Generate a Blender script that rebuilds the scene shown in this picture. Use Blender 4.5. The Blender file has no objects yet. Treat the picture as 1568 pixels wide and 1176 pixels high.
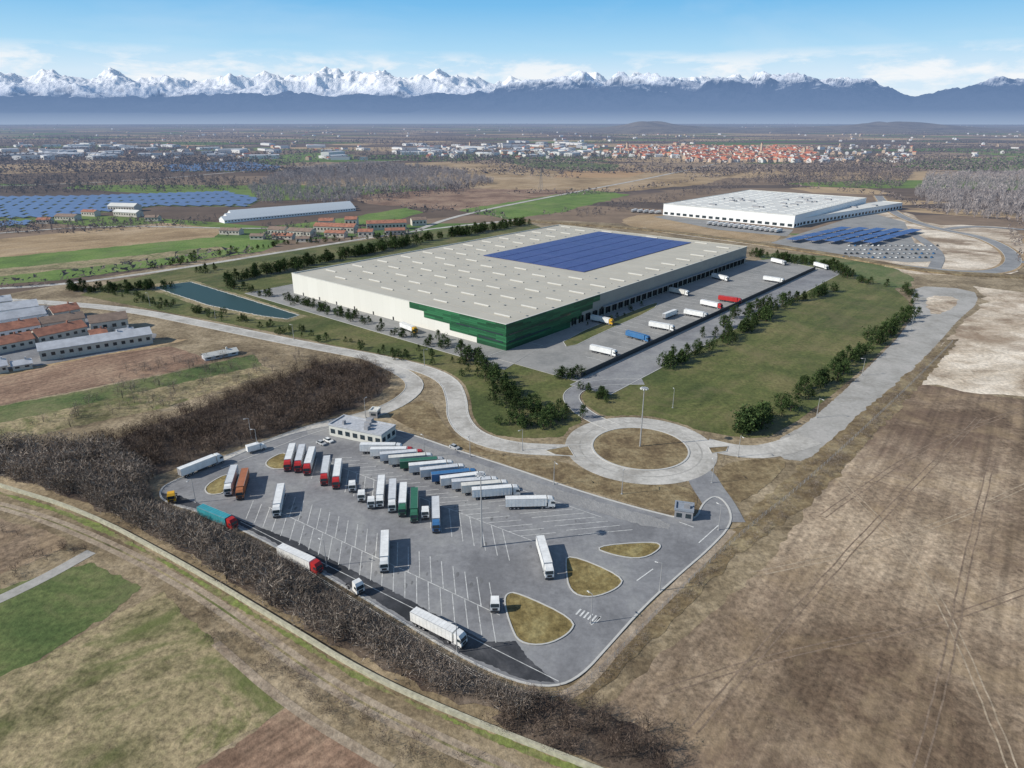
import bpy, bmesh, math, random
import numpy as np
from mathutils import Vector, noise, geometry
random.seed(7); rng=np.random.default_rng(7)
sc=bpy.context.scene
H=120.0; PITCH=math.radians(21.1); F=1050.0
cp,sp=math.cos(PITCH),math.sin(PITCH)
# image pixel coordinates unprojected through the assumed camera -> metric ground coordinates
def ray(u,v):
    a=u-784.0;b=588.0-v
    return Vector((a, F*cp+b*sp, -F*sp+b*cp))
def G(u,v,z=0.0):
    d=ray(u,v); s=(H-z)/-d.z
    return Vector((d.x*s,d.y*s,z))
def GP(l,z=0.0): return [G(u,v,z) for u,v in l]

# ---------------- materials ----------------
HAZE=(0.23,0.315,0.50,1)  # bluish airlight colour, painted into materials as a glow
def newmat(name):
    m=bpy.data.materials.new(name); m.use_nodes=True
    try: m.cycles.emission_sampling='NONE'
    except Exception as ex: print(ex)
    nt=m.node_tree; nt.nodes.clear(); return m,nt
def N(nt,t,**k):
    n=nt.nodes.new(t)
    for a,b in k.items(): setattr(n,a,b)
    return n
def mth(nt,op,a,b=None,clamp=False):
    n=N(nt,'ShaderNodeMath',operation=op,use_clamp=clamp)
    for i,x in enumerate([a,b]):
        if x is None: continue
        if isinstance(x,(int,float)): n.inputs[i].default_value=x
        else: nt.links.new(x,n.inputs[i])
    return n.outputs[0]
def mixc(nt,fac,a,b,mode='MIX'):
    n=N(nt,'ShaderNodeMix',data_type='RGBA',blend_type=mode)
    for i,x in ((0,fac),(6,a),(7,b)):
        if isinstance(x,(int,float)): n.inputs[i].default_value=x
        elif isinstance(x,tuple): n.inputs[i].default_value=(x+(1,))[:4]
        else: nt.links.new(x,n.inputs[i])
    return n.outputs[2]
def ramp(nt,fac,stops,interp='LINEAR'):
    n=N(nt,'ShaderNodeValToRGB'); cr=n.color_ramp; cr.interpolation=interp
    while len(cr.elements)<len(stops): cr.elements.new(0.5)
    for e,(p,c) in zip(cr.elements,stops):
        e.position=p; e.color=(c[0],c[1],c[2],1) if not isinstance(c,(int,float)) else (c,c,c,1)
    nt.links.new(fac,n.inputs[0]); return n.outputs[0]
def noi(nt,vec,scale,detail=4,rough=0.55,dist=0):
    n=N(nt,'ShaderNodeTexNoise'); n.inputs['Scale'].default_value=scale
    n.inputs['Detail'].default_value=detail; n.inputs['Roughness'].default_value=rough
    n.inputs['Distortion'].default_value=dist
    nt.links.new(vec,n.inputs['Vector']); return n.outputs[0]
def finish(nt,col,rough=0.9,haze=False,metal=0.0,bump=None,spec=0.3):
    p=N(nt,'ShaderNodeBsdfPrincipled'); o=N(nt,'ShaderNodeOutputMaterial')
    if isinstance(col,tuple): p.inputs['Base Color'].default_value=(col+(1,))[:4]
    else: nt.links.new(col,p.inputs['Base Color'])
    if isinstance(rough,(int,float)): p.inputs['Roughness'].default_value=rough
    else: nt.links.new(rough,p.inputs['Roughness'])
    p.inputs['Metallic'].default_value=metal
    p.inputs['Specular IOR Level'].default_value=spec
    if bump:
        b=N(nt,'ShaderNodeBump'); b.inputs['Strength'].default_value=bump[1]; b.inputs['Distance'].default_value=bump[2]
        nt.links.new(bump[0],b.inputs['Height']); nt.links.new(b.outputs[0],p.inputs['Normal'])
    if haze:  # painted haze: emission replaces surface shading with distance from the origin
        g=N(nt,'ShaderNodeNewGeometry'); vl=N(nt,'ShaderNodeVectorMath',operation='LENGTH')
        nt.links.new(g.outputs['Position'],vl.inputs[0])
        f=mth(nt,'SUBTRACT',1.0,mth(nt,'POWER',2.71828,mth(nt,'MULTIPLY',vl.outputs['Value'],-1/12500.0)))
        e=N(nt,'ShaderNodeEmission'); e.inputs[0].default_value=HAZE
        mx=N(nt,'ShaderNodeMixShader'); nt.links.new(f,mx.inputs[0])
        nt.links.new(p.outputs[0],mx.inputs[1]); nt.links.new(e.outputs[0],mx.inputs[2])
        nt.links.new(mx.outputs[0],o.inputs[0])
    else: nt.links.new(p.outputs[0],o.inputs[0])
def gmat(name,cols,scale=0.03,lo=0.38,hi=0.62,furrow=None,haze=True,fine=0.35,rough=0.95,bump=0.5,patch=None,patch2=None):
    m,nt=newmat(name); g=N(nt,'ShaderNodeNewGeometry').outputs['Position']
    n1=noi(nt,g,scale,6,0.72,0.3)
    k=len(cols); st=[(lo+(hi-lo)*i/(max(k-1,1)),c) for i,c in enumerate(cols)]
    c=ramp(nt,n1,st)
    n2=noi(nt,g,0.55,3,0.75)
    c=mixc(nt,1.0,c,ramp(nt,n2,[(0.3,1-fine),(0.7,1+fine)]),'MULTIPLY')
    for q in (patch,patch2):
        if q:
            n4=noi(nt,g,q[0],5,.72,.8); c=mixc(nt,ramp(nt,n4,[(.50,0),(.62,q[2])]),c,q[1])
    if furrow:
        mp=N(nt,'ShaderNodeMapping',vector_type='TEXTURE'); mp.inputs['Rotation'].default_value=(0,0,math.radians(furrow[0]))
        mp.inputs['Scale'].default_value=(90,furrow[1],50); nt.links.new(g,mp.inputs[0])
        n3=noi(nt,mp.outputs[0],1.0,3,0.6)
        c=mixc(nt,1.0,c,ramp(nt,n3,[(0.35,1-furrow[2]),(0.65,1+furrow[2])]),'MULTIPLY')
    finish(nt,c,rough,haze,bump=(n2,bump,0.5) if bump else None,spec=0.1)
    return m
def smat(name,col,rough=0.6,metal=0,var=0.08,spec=0.3,vs=0.8,haze=False):
    m,nt=newmat(name); g=N(nt,'ShaderNodeNewGeometry').outputs['Position']
    n=noi(nt,g,vs,3,0.65)
    c=mixc(nt,1.0,tuple(col),ramp(nt,n,[(0.3,1-var),(0.7,1+var)]),'MULTIPLY')
    finish(nt,c,rough,haze,metal,spec=spec); return m
def leafmat(name,stops,haze=False):
    m,nt=newmat(name); g=N(nt,'ShaderNodeNewGeometry')
    c=ramp(nt,g.outputs['Random Per Island'],stops)
    n=noi(nt,g.outputs['Position'],0.03,2,0.5)
    c=mixc(nt,1.0,c,ramp(nt,n,[(0.3,0.72),(0.7,1.28)]),'MULTIPLY')
    finish(nt,c,0.9,haze,spec=0.1); return m

M={}
M['lawn']=gmat('lawn_grass',[(.07,.088,.026),(.11,.122,.038),(.165,.15,.062)],0.02,furrow=(50,6,.12),patch=(.03,(.17,.145,.07),.5))
M['dry']=gmat('dry_grass',[(.145,.108,.065),(.25,.195,.12),(.37,.295,.195)],0.03,fine=.42)
M['brown']=gmat('brown_field_soil',[(.145,.10,.065),(.27,.20,.135),(.43,.335,.235)],0.013,0.37,0.6,furrow=(53,3.0,.2),fine=.45,patch=(.009,(.15,.10,.07),.85),patch2=(.045,(.34,.25,.15),.45))
M['sand']=gmat('sandy_soil',[(.27,.20,.135),(.55,.46,.35),(.72,.63,.51)],0.016,.40,.58,furrow=(20,8,.12),patch=(.012,(.30,.22,.15),.6))
M['verge']=gmat('verge_brown_grass',[(.14,.10,.055),(.22,.165,.09),(.30,.24,.14)],0.08)
M['isl']=gmat('island_grass',[(.14,.105,.04),(.22,.17,.07),(.29,.24,.11)],0.1)
M['green']=gmat('green_crop',[(.10,.16,.035),(.135,.21,.045),(.18,.235,.065)],0.02,furrow=(50,4,.12),patch=(.015,(.17,.19,.08),.5))
M['dgreen']=gmat('dull_green_grass',[(.075,.11,.035),(.115,.145,.05),(.18,.18,.08)],0.03,patch=(.03,(.19,.17,.09),.4))
M['olive']=gmat('olive_rough_grass',[(.12,.11,.05),(.25,.21,.115),(.35,.28,.165),(.17,.165,.07)],0.03,fine=.48,patch=(.022,(.11,.135,.04),.85))
M['plough']=gmat('ploughed_soil',[(.17,.105,.07),(.26,.17,.115),(.33,.23,.155)],0.02,furrow=(45,2.2,.24))
M['tan']=gmat('tan_stubble',[(.26,.18,.095),(.37,.265,.15),(.43,.32,.20)],0.01,furrow=(40,12,.12))
M['wfloor']=gmat('woodland_floor',[(.07,.05,.038),(.125,.095,.07),(.19,.15,.115)],0.06)
M['asph']=gmat('asphalt',[(.18,.18,.185),(.24,.24,.245),(.29,.29,.285)],0.035,fine=.13,bump=0.1,rough=.9)
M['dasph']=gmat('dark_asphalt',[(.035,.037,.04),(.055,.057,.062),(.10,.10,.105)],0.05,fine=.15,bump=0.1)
M['road']=gmat('pale_road_surface',[(.34,.32,.285),(.46,.44,.40),(.55,.525,.48)],0.06,fine=.16,bump=.1)
M['gravel']=gmat('gravel_road_surface',[(.30,.285,.255),(.37,.355,.325),(.42,.40,.37)],0.05,fine=.14,bump=.1)
M['track']=gmat('dirt_track',[(.27,.21,.15),(.38,.31,.23)],0.1,fine=.35)
M['yard']=gmat('yard_concrete',[(.23,.23,.22),(.28,.275,.26),(.31,.305,.29)],0.05,fine=.1,bump=.05)
M['kerb']=smat('kerb_concrete',(.50,.49,.46),.85)
M['conc']=smat('canal_concrete',(.42,.40,.30),.85,var=.25)
M['white']=smat('white_road_paint',(.62,.62,.60),.8,var=.25)

# ---------------- mesh helpers ----------------
def obj(name,me,mats,parent=None,loc=None,rz=0):
    o=bpy.data.objects.new(name,me); sc.collection.objects.link(o)
    if not me.materials:
        for m in mats: me.materials.append(m)
    if parent: o.parent=parent
    if loc is not None: o.location=loc
    o.rotation_euler=(0,0,rz); return o
def empty(name,loc,rz=0):
    o=bpy.data.objects.new(name,None); sc.collection.objects.link(o); o.location=loc; o.rotation_euler=(0,0,rz); return o
def pymesh(name,V,Fc,mi=None):
    me=bpy.data.meshes.new(name); me.from_pydata([tuple(v) for v in V],[],Fc)
    if mi is not None: me.polygons.foreach_set('material_index',mi)
    me.update(); return me
def trimesh(name,V,T,mi=None,smooth=False):
    me=bpy.data.meshes.new(name); V=np.asarray(V,dtype=np.float32); T=np.asarray(T,dtype=np.int32)
    me.vertices.add(len(V)); me.vertices.foreach_set('co',V.ravel())
    me.loops.add(T.size); me.loops.foreach_set('vertex_index',T.ravel())
    me.polygons.add(len(T)); me.polygons.foreach_set('loop_start',np.arange(0,T.size,3,dtype=np.int32))
    if mi is not None: me.polygons.foreach_set('material_index',np.asarray(mi,dtype=np.int32))
    if smooth: me.polygons.foreach_set('use_smooth',np.ones(len(T),dtype=bool))
    me.update(calc_edges=True); me.validate(); return me
def chaikin(p,closed,it=2):
    for _ in range(it):
        q=[]; n=len(p)
        rngi=range(n) if closed else range(n-1)
        if not closed: q.append(p[0])
        for i in rngi:
            a,b=p[i],p[(i+1)%n]; q+= [a*.75+b*.25, a*.25+b*.75]
        if not closed: q.append(p[-1])
        p=q
    return p
def ribbon_geo(pts,w,z,h,closed,off=0.0):
    V=[];Fc=[];n=len(pts)
    for i,p in enumerate(pts):
        a=pts[(i-1)%n] if (closed or i>0) else p
        b=pts[(i+1)%n] if (closed or i<n-1) else p
        d=(b-a); d.z=0; d.normalize(); nn=Vector((-d.y,d.x,0))
        l=p+nn*(off+w/2); r=p+nn*(off-w/2)
        V+= [(l.x,l.y,z+h),(r.x,r.y,z+h)]
        if h>0: V+= [(l.x,l.y,z),(r.x,r.y,z)]
    s=4 if h>0 else 2
    for i in range(n if closed else n-1):
        a=i*s;b=((i+1)%n)*s
        Fc.append((a+1,b+1,b,a))
        if h>0: Fc+= [(a,b,b+2,a+2),(b+1,a+1,a+3,b+3)]
    if h>0 and not closed:
        Fc+= [(0,2,3,1),((n-1)*s,(n-1)*s+1,(n-1)*s+3,(n-1)*s+2)]
    return V,Fc
def ragged(pts,amp,closed=True):
    out=[];n=len(pts); step=amp*2.2
    for i in range(n if closed else n-1):
        a,b=pts[i],pts[(i+1)%n]; k=int(min(60,max(1,(b-a).length/step)))
        for j in range(k):
            p=a.lerp(b,j/k); q=Vector((p.x/(amp*4),p.y/(amp*4),3.3)); q2=q*3
            out.append(p+Vector((noise.noise(q)+.5*noise.noise(q2),noise.noise(q+Vector((9,9,9)))+.5*noise.noise(q2+Vector((9,9,9))),0))*amp*1.6)
    return out
zc=[0]
def lift(): zc[0]+=1; return zc[0]*.0003
def ribbon(name,pts,w,z,mat,h=0,closed=False,it=2,kerb=0,parent=None):
    z+=lift(); pts=chaikin(pts,closed,it)
    V,Fc=ribbon_geo(pts,w,z,h,closed); o=obj(name,pymesh(name,V,Fc),[mat])
    if parent: o.parent=parent
    if kerb:
        for s in (1,-1):
            V,Fc=ribbon_geo(pts,0.35,z-.02,kerb+.02,closed,s*(w/2+.18)); obj('kerb',pymesh('kerb',V,Fc),[M['kerb']],o)
    return o
def poly(name,pts,z,mat,it=0,kerb=0,kw=.4,rag=0):
    z+=lift()
    if it: pts=chaikin(pts,True,it)
    if rag: pts=ragged(pts,rag)
    V=[Vector((p.x,p.y,z)) for p in pts]
    T=geometry.tessellate_polygon([V]); 
    out=[]
    for t in T:
        a,b,c=(V[i] for i in t)
        out.append(t if (b-a).cross(c-a).z>0 else (t[0],t[2],t[1]))
    o=obj(name,pymesh(name,V,out),[mat])
    if kerb:
        Vk,Fk=ribbon_geo(V,kw,z-.02,kerb+.02,True); obj('kerb',pymesh('kerb',Vk,Fk),[M['kerb']],o)
    return o
def pg(name,px,z,mat,**k): return poly(name,GP(px),z,mat,**k)
class MB:
    def __init__(s): s.V=[];s.F=[];s.M=[]
    def box(s,x0,x1,y0,y1,z0,z1,m=0):
        n=len(s.V)
        s.V+=[(x0,y0,z0),(x1,y0,z0),(x1,y1,z0),(x0,y1,z0),(x0,y0,z1),(x1,y0,z1),(x1,y1,z1),(x0,y1,z1)]
        for f in ((0,3,2,1),(4,5,6,7),(0,1,5,4),(1,2,6,5),(2,3,7,6),(3,0,4,7)):
            s.F.append(tuple(n+i for i in f)); s.M.append(m)
    def face(s,pts,m=0):
        n=len(s.V); s.V+=[tuple(p) for p in pts]; s.F.append(tuple(range(n,n+len(pts)))); s.M.append(m)
    def prof(s,pr,y0,y1,m=0,ins=0,zin=99):
        n=len(s.V);k=len(pr)
        for x,z in pr: s.V.append((x,y0+(ins if z>zin else 0),z))
        for x,z in pr: s.V.append((x,y1-(ins if z>zin else 0),z))
        s.F.append(tuple(n+i for i in range(k))); s.M.append(m)
        s.F.append(tuple(n+k+i for i in reversed(range(k)))); s.M.append(m)
        for i in range(k):
            j=(i+1)%k; s.F.append((n+i,n+k+i,n+k+j,n+j)); s.M.append(m)
    def cyl(s,c,r,h,ax,m=0,seg=10,r2=None):
        r2=r if r2 is None else r2; n=len(s.V)
        for k,(rr,t) in enumerate(((r,0),(r2,h))):
            for i in range(seg):
                a=2*math.pi*i/seg; p=(rr*math.cos(a),rr*math.sin(a))
                if ax=='y': s.V.append((c[0]+p[0],c[1]+t,c[2]+p[1]))
                elif ax=='x': s.V.append((c[0]+t,c[1]+p[0],c[2]+p[1]))
                else: s.V.append((c[0]+p[0],c[1]+p[1],c[2]+t))
        for i in range(seg):
            j=(i+1)%seg; s.F.append((n+i,n+j,n+seg+j,n+seg+i)); s.M.append(m)
        s.F.append(tuple(n+i for i in reversed(range(seg)))); s.M.append(m)
        s.F.append(tuple(n+seg+i for i in range(seg))); s.M.append(m)
    def mesh(s,name):
        me=pymesh(name,s.V,s.F,s.M)
        bm=bmesh.new(); bm.from_mesh(me); bmesh.ops.recalc_face_normals(bm,faces=bm.faces); bm.to_mesh(me); bm.free(); return me

# ---------------- ground ----------------
m,nt=newmat('plain_farmland'); g=N(nt,'ShaderNodeNewGeometry').outputs['Position']
mp=N(nt,'ShaderNodeMapping'); mp.inputs['Rotation'].default_value=(0,0,math.radians(-48)); mp.inputs['Scale'].default_value=(1/520,1/230,0); nt.links.new(g,mp.inputs[0])
ds=N(nt,'ShaderNodeTexNoise'); ds.inputs['Scale'].default_value=1.2; nt.links.new(mp.outputs[0],ds.inputs['Vector'])
av=N(nt,'ShaderNodeVectorMath',operation='MULTIPLY_ADD'); nt.links.new(ds.outputs['Color'],av.inputs[0]); av.inputs[1].default_value=(.3,.3,0); nt.links.new(mp.outputs[0],av.inputs[2])
vo=N(nt,'ShaderNodeTexVoronoi',distance='CHEBYCHEV'); vo.inputs['Scale'].default_value=1; nt.links.new(av.outputs[0],vo.inputs['Vector'])
sx=N(nt,'ShaderNodeSeparateColor'); nt.links.new(vo.outputs['Color'],sx.inputs[0])
c=ramp(nt,sx.outputs[0],[(0,(.13,.095,.07)),(.2,(.22,.16,.11)),(.4,(.40,.29,.17)),(.55,(.10,.16,.04)),(.68,(.11,.085,.068)),(.8,(.29,.215,.145)),(.92,(.14,.20,.05))],'CONSTANT')
wd=noi(nt,g,0.0011,6,0.65)
c=mixc(nt,ramp(nt,wd,[(.55,0),(.58,.85)]),c,(.105,.08,.072))
fn=noi(nt,g,0.02,5,0.7)
c=mixc(nt,1.0,c,ramp(nt,fn,[(.3,.75),(.7,1.25)]),'MULTIPLY')
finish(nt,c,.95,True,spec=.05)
S=70000
obj('ground',pymesh('ground',[(-S,-2000,0),(S,-2000,0),(S,S,0),(-S,S,0)],[(0,1,2,3)]),[m])
poly('dry_ground',GP([(-300,470),(0,452),(300,400),(800,335),(1150,352),(1568,400),(1800,420),(2400,700),(2400,1500),(-900,1500),(-900,700)]),.02,M['dry'])
# right-hand fields
pg('brown_field',[(1405,588),(1568,612),(1900,660),(2600,1500),(1000,1500),(905,1085),(960,1050),(1190,850),(1240,770)],.05,M['brown'],rag=1.5)
pg('sandy_ground',[(1490,438),(1560,446),(1700,470),(1900,640),(1568,606),(1500,604),(1440,592),(1385,592),(1445,526),(1472,498),(1508,462)],.06,M['sand'],rag=3.5)
pg('sandy_ground',[(1300,325),(1380,320),(1420,345),(1500,345),(1568,350),(1568,420),(1480,425),(1380,418),(1290,400),(1250,380)],.05,M['sand'],it=1,rag=5)
pg('tan_ground',[(960,330),(1015,328),(1200,352),(1180,375),(1060,362),(950,345)],.05,M['tan'],it=1,rag=4)
# left fields
pg('tan_field',[(-60,372),(250,341),(345,350),(330,363),(-60,400)],.05,M['tan'],rag=2)
pg('green_field',[(-60,400),(330,363),(440,368),(400,385),(100,428),(-60,440)],.05,M['green'],rag=2)
pg('dry_strip',[(-60,418),(200,392),(330,378),(360,380),(200,402),(-60,430)],.055,M['olive'],rag=2)
pg('ploughed_field',[(-60,590),(150,545),(260,530),(330,552),(250,572),(-60,632)],.05,M['plough'],rag=1)
pg('green_field',[(-60,634),(250,574),(390,542),(400,560),(250,592),(-60,662)],.05,M['dgreen'],rag=1)
pg('dry_field',[(-60,580),(90,545),(240,520),(290,520),(200,540),(-60,590)],.04,M['tan'],rag=1)
pg('olive_field',[(-60,662),(250,592),(400,560),(420,570),(250,625),(-60,690)],.045,M['olive'],rag=1)
pg('brown_field',[(-60,780),(70,812),(112,832),(60,858),(-60,900)],.05,M['brown'],it=1,rag=.7)
pg('olive_field',[(-200,1085),(60,1012),(190,935),(250,905),(330,985),(440,1080),(300,1180),(150,1400),(-300,1400)],.05,M['olive'],rag=.8)
pg('green_field',[(-100,930),(135,862),(215,898),(180,932),(60,1010),(-100,1080)],.055,M['dgreen'],rag=.7)
pg('ploughed_field',[(445,1082),(600,1176),(760,1300),(200,1300),(300,1180)],.055,M['plough'],rag=.5)
# mid-distance fields
pg('tan_field',[(620,250),(800,243),(1150,262),(1080,282),(960,293),(720,298),(640,275)],.05,M['tan'],rag=6)
pg('brown_field',[(530,300),(700,288),(940,293),(860,300),(700,322),(560,312)],.055,M['plough'],rag=5)
pg('green_field',[(700,322),(900,291),(965,298),(860,325),(780,336)],.06,M['green'],rag=5)
pg('green_field',[(540,332),(620,318),(650,325),(600,340),(480,352),(390,350)],.06,M['green'],rag=4)
pg('green_field',[(360,245),(470,233),(560,238),(420,250)],.06,M['green'],rag=8)
pg('dark_field',[(730,240),(950,252),(940,263),(820,258)],.06,M['dgreen'],rag=8)
pg('tan_field',[(860,262),(1000,262),(960,272),(850,272)],.062,gmat('orange_soil',[(.38,.24,.12),(.44,.29,.16)],.01),rag=6)
pg('olive_field',[(1250,235),(1400,245),(1568,240),(1568,262),(1400,258)],.06,M['green'],rag=8)
pg('tan_field',[(1280,246),(1400,250),(1360,256),(1270,254)],.062,M['tan'],rag=8)
pg('tan_field',[(0,252),(180,246),(350,252),(240,262),(0,266)],.05,M['tan'],rag=8)
pvf=smat('solar_farm_panel',(.095,.14,.26),.35,var=.15,haze=True,spec=.5,vs=.05)
def solar_rows(px,ang,pitch,w):
    pg('solar_farm_grass',px,.07,M['dgreen'])
    P=GP(px); ca,sa=math.cos(ang),math.sin(ang); Q=[(p.x*ca+p.y*sa,-p.x*sa+p.y*ca) for p in P]
    y=min(q[1] for q in Q)+pitch/2; mx_=max(q[1] for q in Q); b=MB()
    while y<mx_:
        xs=[]
        for i in range(len(Q)):
            a,c=Q[i],Q[(i+1)%len(Q)]
            if (a[1]>y)!=(c[1]>y): xs.append(a[0]+(y-a[1])/(c[1]-a[1])*(c[0]-a[0]))
        xs.sort()
        for k in range(0,len(xs)-1,2):
            x=xs[k]+4
            while x<xs[k+1]-8:
                x2=min(x+60,xs[k+1]-3)
                q=[(x,y-w/2,1.0),(x2,y-w/2,1.0),(x2,y+w/2,2.6),(x,y+w/2,2.6)]
                b.face([(p[0]*ca-p[1]*sa,p[0]*sa+p[1]*ca,p[2]) for p in q],0)
                x=x2+9
        y+=pitch
    obj('solar_farm',pymesh('solar_farm',b.V,b.F),[pvf])
solar_rows([(-80,303),(120,301),(345,294),(400,306),(380,317),(240,316),(200,322),(80,334),(-80,337)],math.radians(-35),12,7)
solar_rows([(250,253),(380,248),(430,256),(420,262),(260,263)],math.radians(-35),18,11)
solar_rows([(-80,341),(50,339),(40,348),(-80,351)],math.radians(-35),12,7)

# ---------------- warehouse frame ----------------
WR=math.atan2(.76,.65); WP=Vector((-3.3,362.5,0)); e2=Vector((math.cos(WR),math.sin(WR),0)); e1=Vector((-e2.y,e2.x,0))
LX,LY,WH=325.,208.,15.0
def L(x,y): return WP+e2*x+e1*y
pg('lawn',[(100,447),(330,400),(790,335),(835,350),(830,352),(560,440),(760,545),(905,585),(868,600),(870,620),(892,640),(880,668),(800,672),(745,664),(718,640),(712,600),(690,580),(640,558),(540,535),(400,505),(200,468)],.07,M['lawn'],it=1,rag=.4)
pg('lawn',[(885,612),(905,590),(985,560),(1180,450),(1240,420),(1310,420),(1392,450),(1390,500),(1300,585),(1190,668),(1140,672),(1050,655),(990,638),(930,642)],.07,M['lawn'],it=1)
pg('lawn',[(1150,385),(1310,395),(1400,420),(1392,446),(1300,430),(1180,408)],.06,M['dgreen'],it=1,rag=1.5)
poly('warehouse_apron',[L(-24,-20),L(-24,235),L(20,235),L(20,-10)],.10,M['yard'],kerb=.1)
poly('truck_yard',[L(-14,-58),L(-14,1),L(335,1),L(360,-10),L(345,-58)],.13,M['yard'],kerb=.1)
poly('service_road',[L(-18,-80),L(-20,-58.5),L(345,-58.5),L(345,-78)],.11,M['asph'],kerb=.1)
pg('grass_strip',[(860,520),(985,470),(1010,462),(1000,475),(920,510),(870,535)],.17,M['lawn'],it=1,kerb=.1)
pd=[(238,441),(250,437),(292,432),(345,448),(458,483),(440,489),(400,484),(320,468)]
mw,nt=newmat('pond_water'); g=N(nt,'ShaderNodeNewGeometry').outputs['Position']; nz=noi(nt,g,.6,3)
finish(nt,(.035,.065,.058),.4,bump=(nz,.2,.1),spec=.1)
pg('pond_bank',[(226,442),(240,434),(292,428),(350,446),(472,484),(440,494),(395,489),(310,471)],.10,M['olive'],rag=.5)
pg('pond',pd,.14,mw,kerb=.15,kw=.6,rag=.4)
# ---------------- roads ----------------
RC=G(980,686)
pg('gravel_shoulder',[(1180,680),(1232,645),(1298,588),(1384,503),(1396,470),(1388,434),(1495,440),(1506,462),(1470,496),(1446,524),(1386,590),(1306,660),(1242,714),(1188,706)],.078,M['dry'],it=1,rag=.8)
pg('wide_gravel_road',[(1185,676),(1235,650),(1300,592),(1388,505),(1400,470),(1392,437),(1490,443),(1500,462),(1465,492),(1440,522),(1380,585),(1300,655),(1238,708),(1190,702)],.085,M['gravel'],it=1,rag=.35)
pg('turning_area_island',[(1418,452),(1470,455),(1462,472),(1430,485),(1418,470)],.1,M['sand'],it=1,rag=.8)
def ring(name,c,r0,r1,z,mat,n=72):
    V=[];Fc=[]
    for i in range(n):
        a=2*math.pi*i/n
        V+=[(c.x+r0*math.cos(a),c.y+r0*math.sin(a),z),(c.x+r1*math.cos(a),c.y+r1*math.sin(a),z)]
    for i in range(n):
        j=(i+1)%n; Fc.append((2*i,2*i+1,2*j+1,2*j))
    return obj(name,pymesh(name,V,Fc),[mat])
circ=lambda r:[Vector((RC.x+r*math.cos(2*math.pi*i/72),RC.y+r*math.sin(2*math.pi*i/72),0)) for i in range(72)]
poly('road_shoulder',circ(31.6),.092,M['dry'],rag=.6)
ring('roundabout_road',RC,18.6,29.2,.18,M['road'])
ring('roundabout_wheel_band',RC,23.2,23.8,.186,M['gravel'])
poly('roundabout_island',circ(18.6),.2,M['verge'],kerb=.15,kw=.7)
def R(name,px,w,z,mat,**k): return ribbon(name,GP(px),w,z,mat,**k)
main=[(-60,458),(60,462),(200,474),(330,500),(450,525),(560,545),(640,562),(688,582),(700,612),(700,640),(722,668),(780,686),(850,690),(900,690)]
R('road_shoulder',main,13,.09,M['dry'])
R('access_road',main,9,.12,M['road'],kerb=.12)
R('access_road',[(560,545),(622,572),(640,592),(612,618),(560,638),(480,655),(390,690),(330,712)],8,.125,M['road'],kerb=.12)
R('access_road',[(940,655),(905,640),(880,622),(872,605),(890,592),(930,585),(985,585)],7,.13,M['asph'],kerb=.12)
R('access_road',[(1080,680),(1130,692),(1180,692),(1240,672)],11,.135,M['road'])
R('access_road',[(1040,706),(1072,725),(1082,745),(1100,770),(1115,800)],11,.145,M['asph'])
pg('splitter_island',[(835,690),(870,684),(880,700),(850,697)],.2,M['verge'],kerb=.12)
pg('splitter_island',[(1085,686),(1115,684),(1112,692),(1090,695)],.2,M['verge'],kerb=.12)
R('country_road',[(-60,445),(100,436),(250,415),(420,388),(640,352),(800,336)],7,.1,M['road'])
R('railway_embankment',[(800,338),(1000,352),(1150,372),(1300,395),(1420,418),(1568,425),(1700,430)],12,.1,M['verge'],h=1.2)
M['road2']=gmat('grey_highway',[(.22,.22,.22),(.30,.30,.295)],.05,fine=.1,bump=.05)
ring_rd=[(1345,300),(1358,318),(1385,335),(1440,352),(1500,362),(1540,380),(1556,400),(1535,416),(1480,418),(1420,412),(1350,404),(1250,386),(1100,366),(980,350)]
R('road_shoulder',ring_rd,18,.28,M['tan']); R('country_road',ring_rd,12,.31,M['road2'],kerb=.12)
R('country_road',[(1440,352),(1490,346),(1568,352),(1700,360)],11,.32,M['road2'])
R('country_road',[(1385,352),(1420,372),(1440,392),(1430,412)],10,.33,M['road2'])
R('country_road',[(1556,400),(1620,410),(1700,415)],11,.32,M['road2'])
R('country_road',[(0,285),(200,278),(420,258),(700,240),(1000,236),(1300,228)],9,.3,M['road'])
R('country_road',[(640,352),(700,330),(860,298),(1000,272),(1100,250)],8,.3,M['road'])
R('country_road',[(-60,362),(160,345),(340,350),(480,350)],6,.3,M['road'])
R('dirt_track',[(-60,945),(60,890),(140,845)],4,.09,M['gravel'])
tr=[(-60,760),(60,790),(180,840),(300,905),(400,975),(520,1060),(680,1140),(820,1200)]
R('dirt_track_verge',tr,7,.083,M['dry']); R('dirt_track',tr,4,.088,M['track']); R('grass_median',tr,.6,.094,M['olive'])
R('dirt_track',[(330,985),(440,1082),(600,1178)],2.2,.09,M['track'])
R('dirt_track',[(1120,812),(1050,885),(950,985),(900,1045),(860,1070)],3,.09,M['track'])
wt=gmat('wheel_track_soil',[(.19,.14,.10),(.25,.185,.13)],.08,fine=.4); wl=gmat('pale_wheel_track_soil',[(.33,.26,.18),(.40,.32,.23)],.08,fine=.4)
for k,(px,mt_) in enumerate([([(1260,790),(1420,680),(1568,625)],wt),([(1150,880),(1300,850),(1450,800),(1600,730)],wl),([(1010,1060),(1200,1000),(1420,960),(1640,880)],wt),([(1280,730),(1400,850),(1480,1000),(1560,1200)],wl),([(1060,1120),(1250,900),(1380,760),(1500,640)],wt),([(1400,1200),(1450,1020),(1480,860),(1520,700)],wt)]):
    P=chaikin(GP(px),False,3)
    for s in (-.95,.95):
        V,Fc=ribbon_geo([p+Vector((noise.noise(p/7)*.5,0,0)) for p in P],.4,.07+k*.001,0,False,s); obj('wheel_track',pymesh('wheel_track',V,Fc),[mt_])
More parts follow.
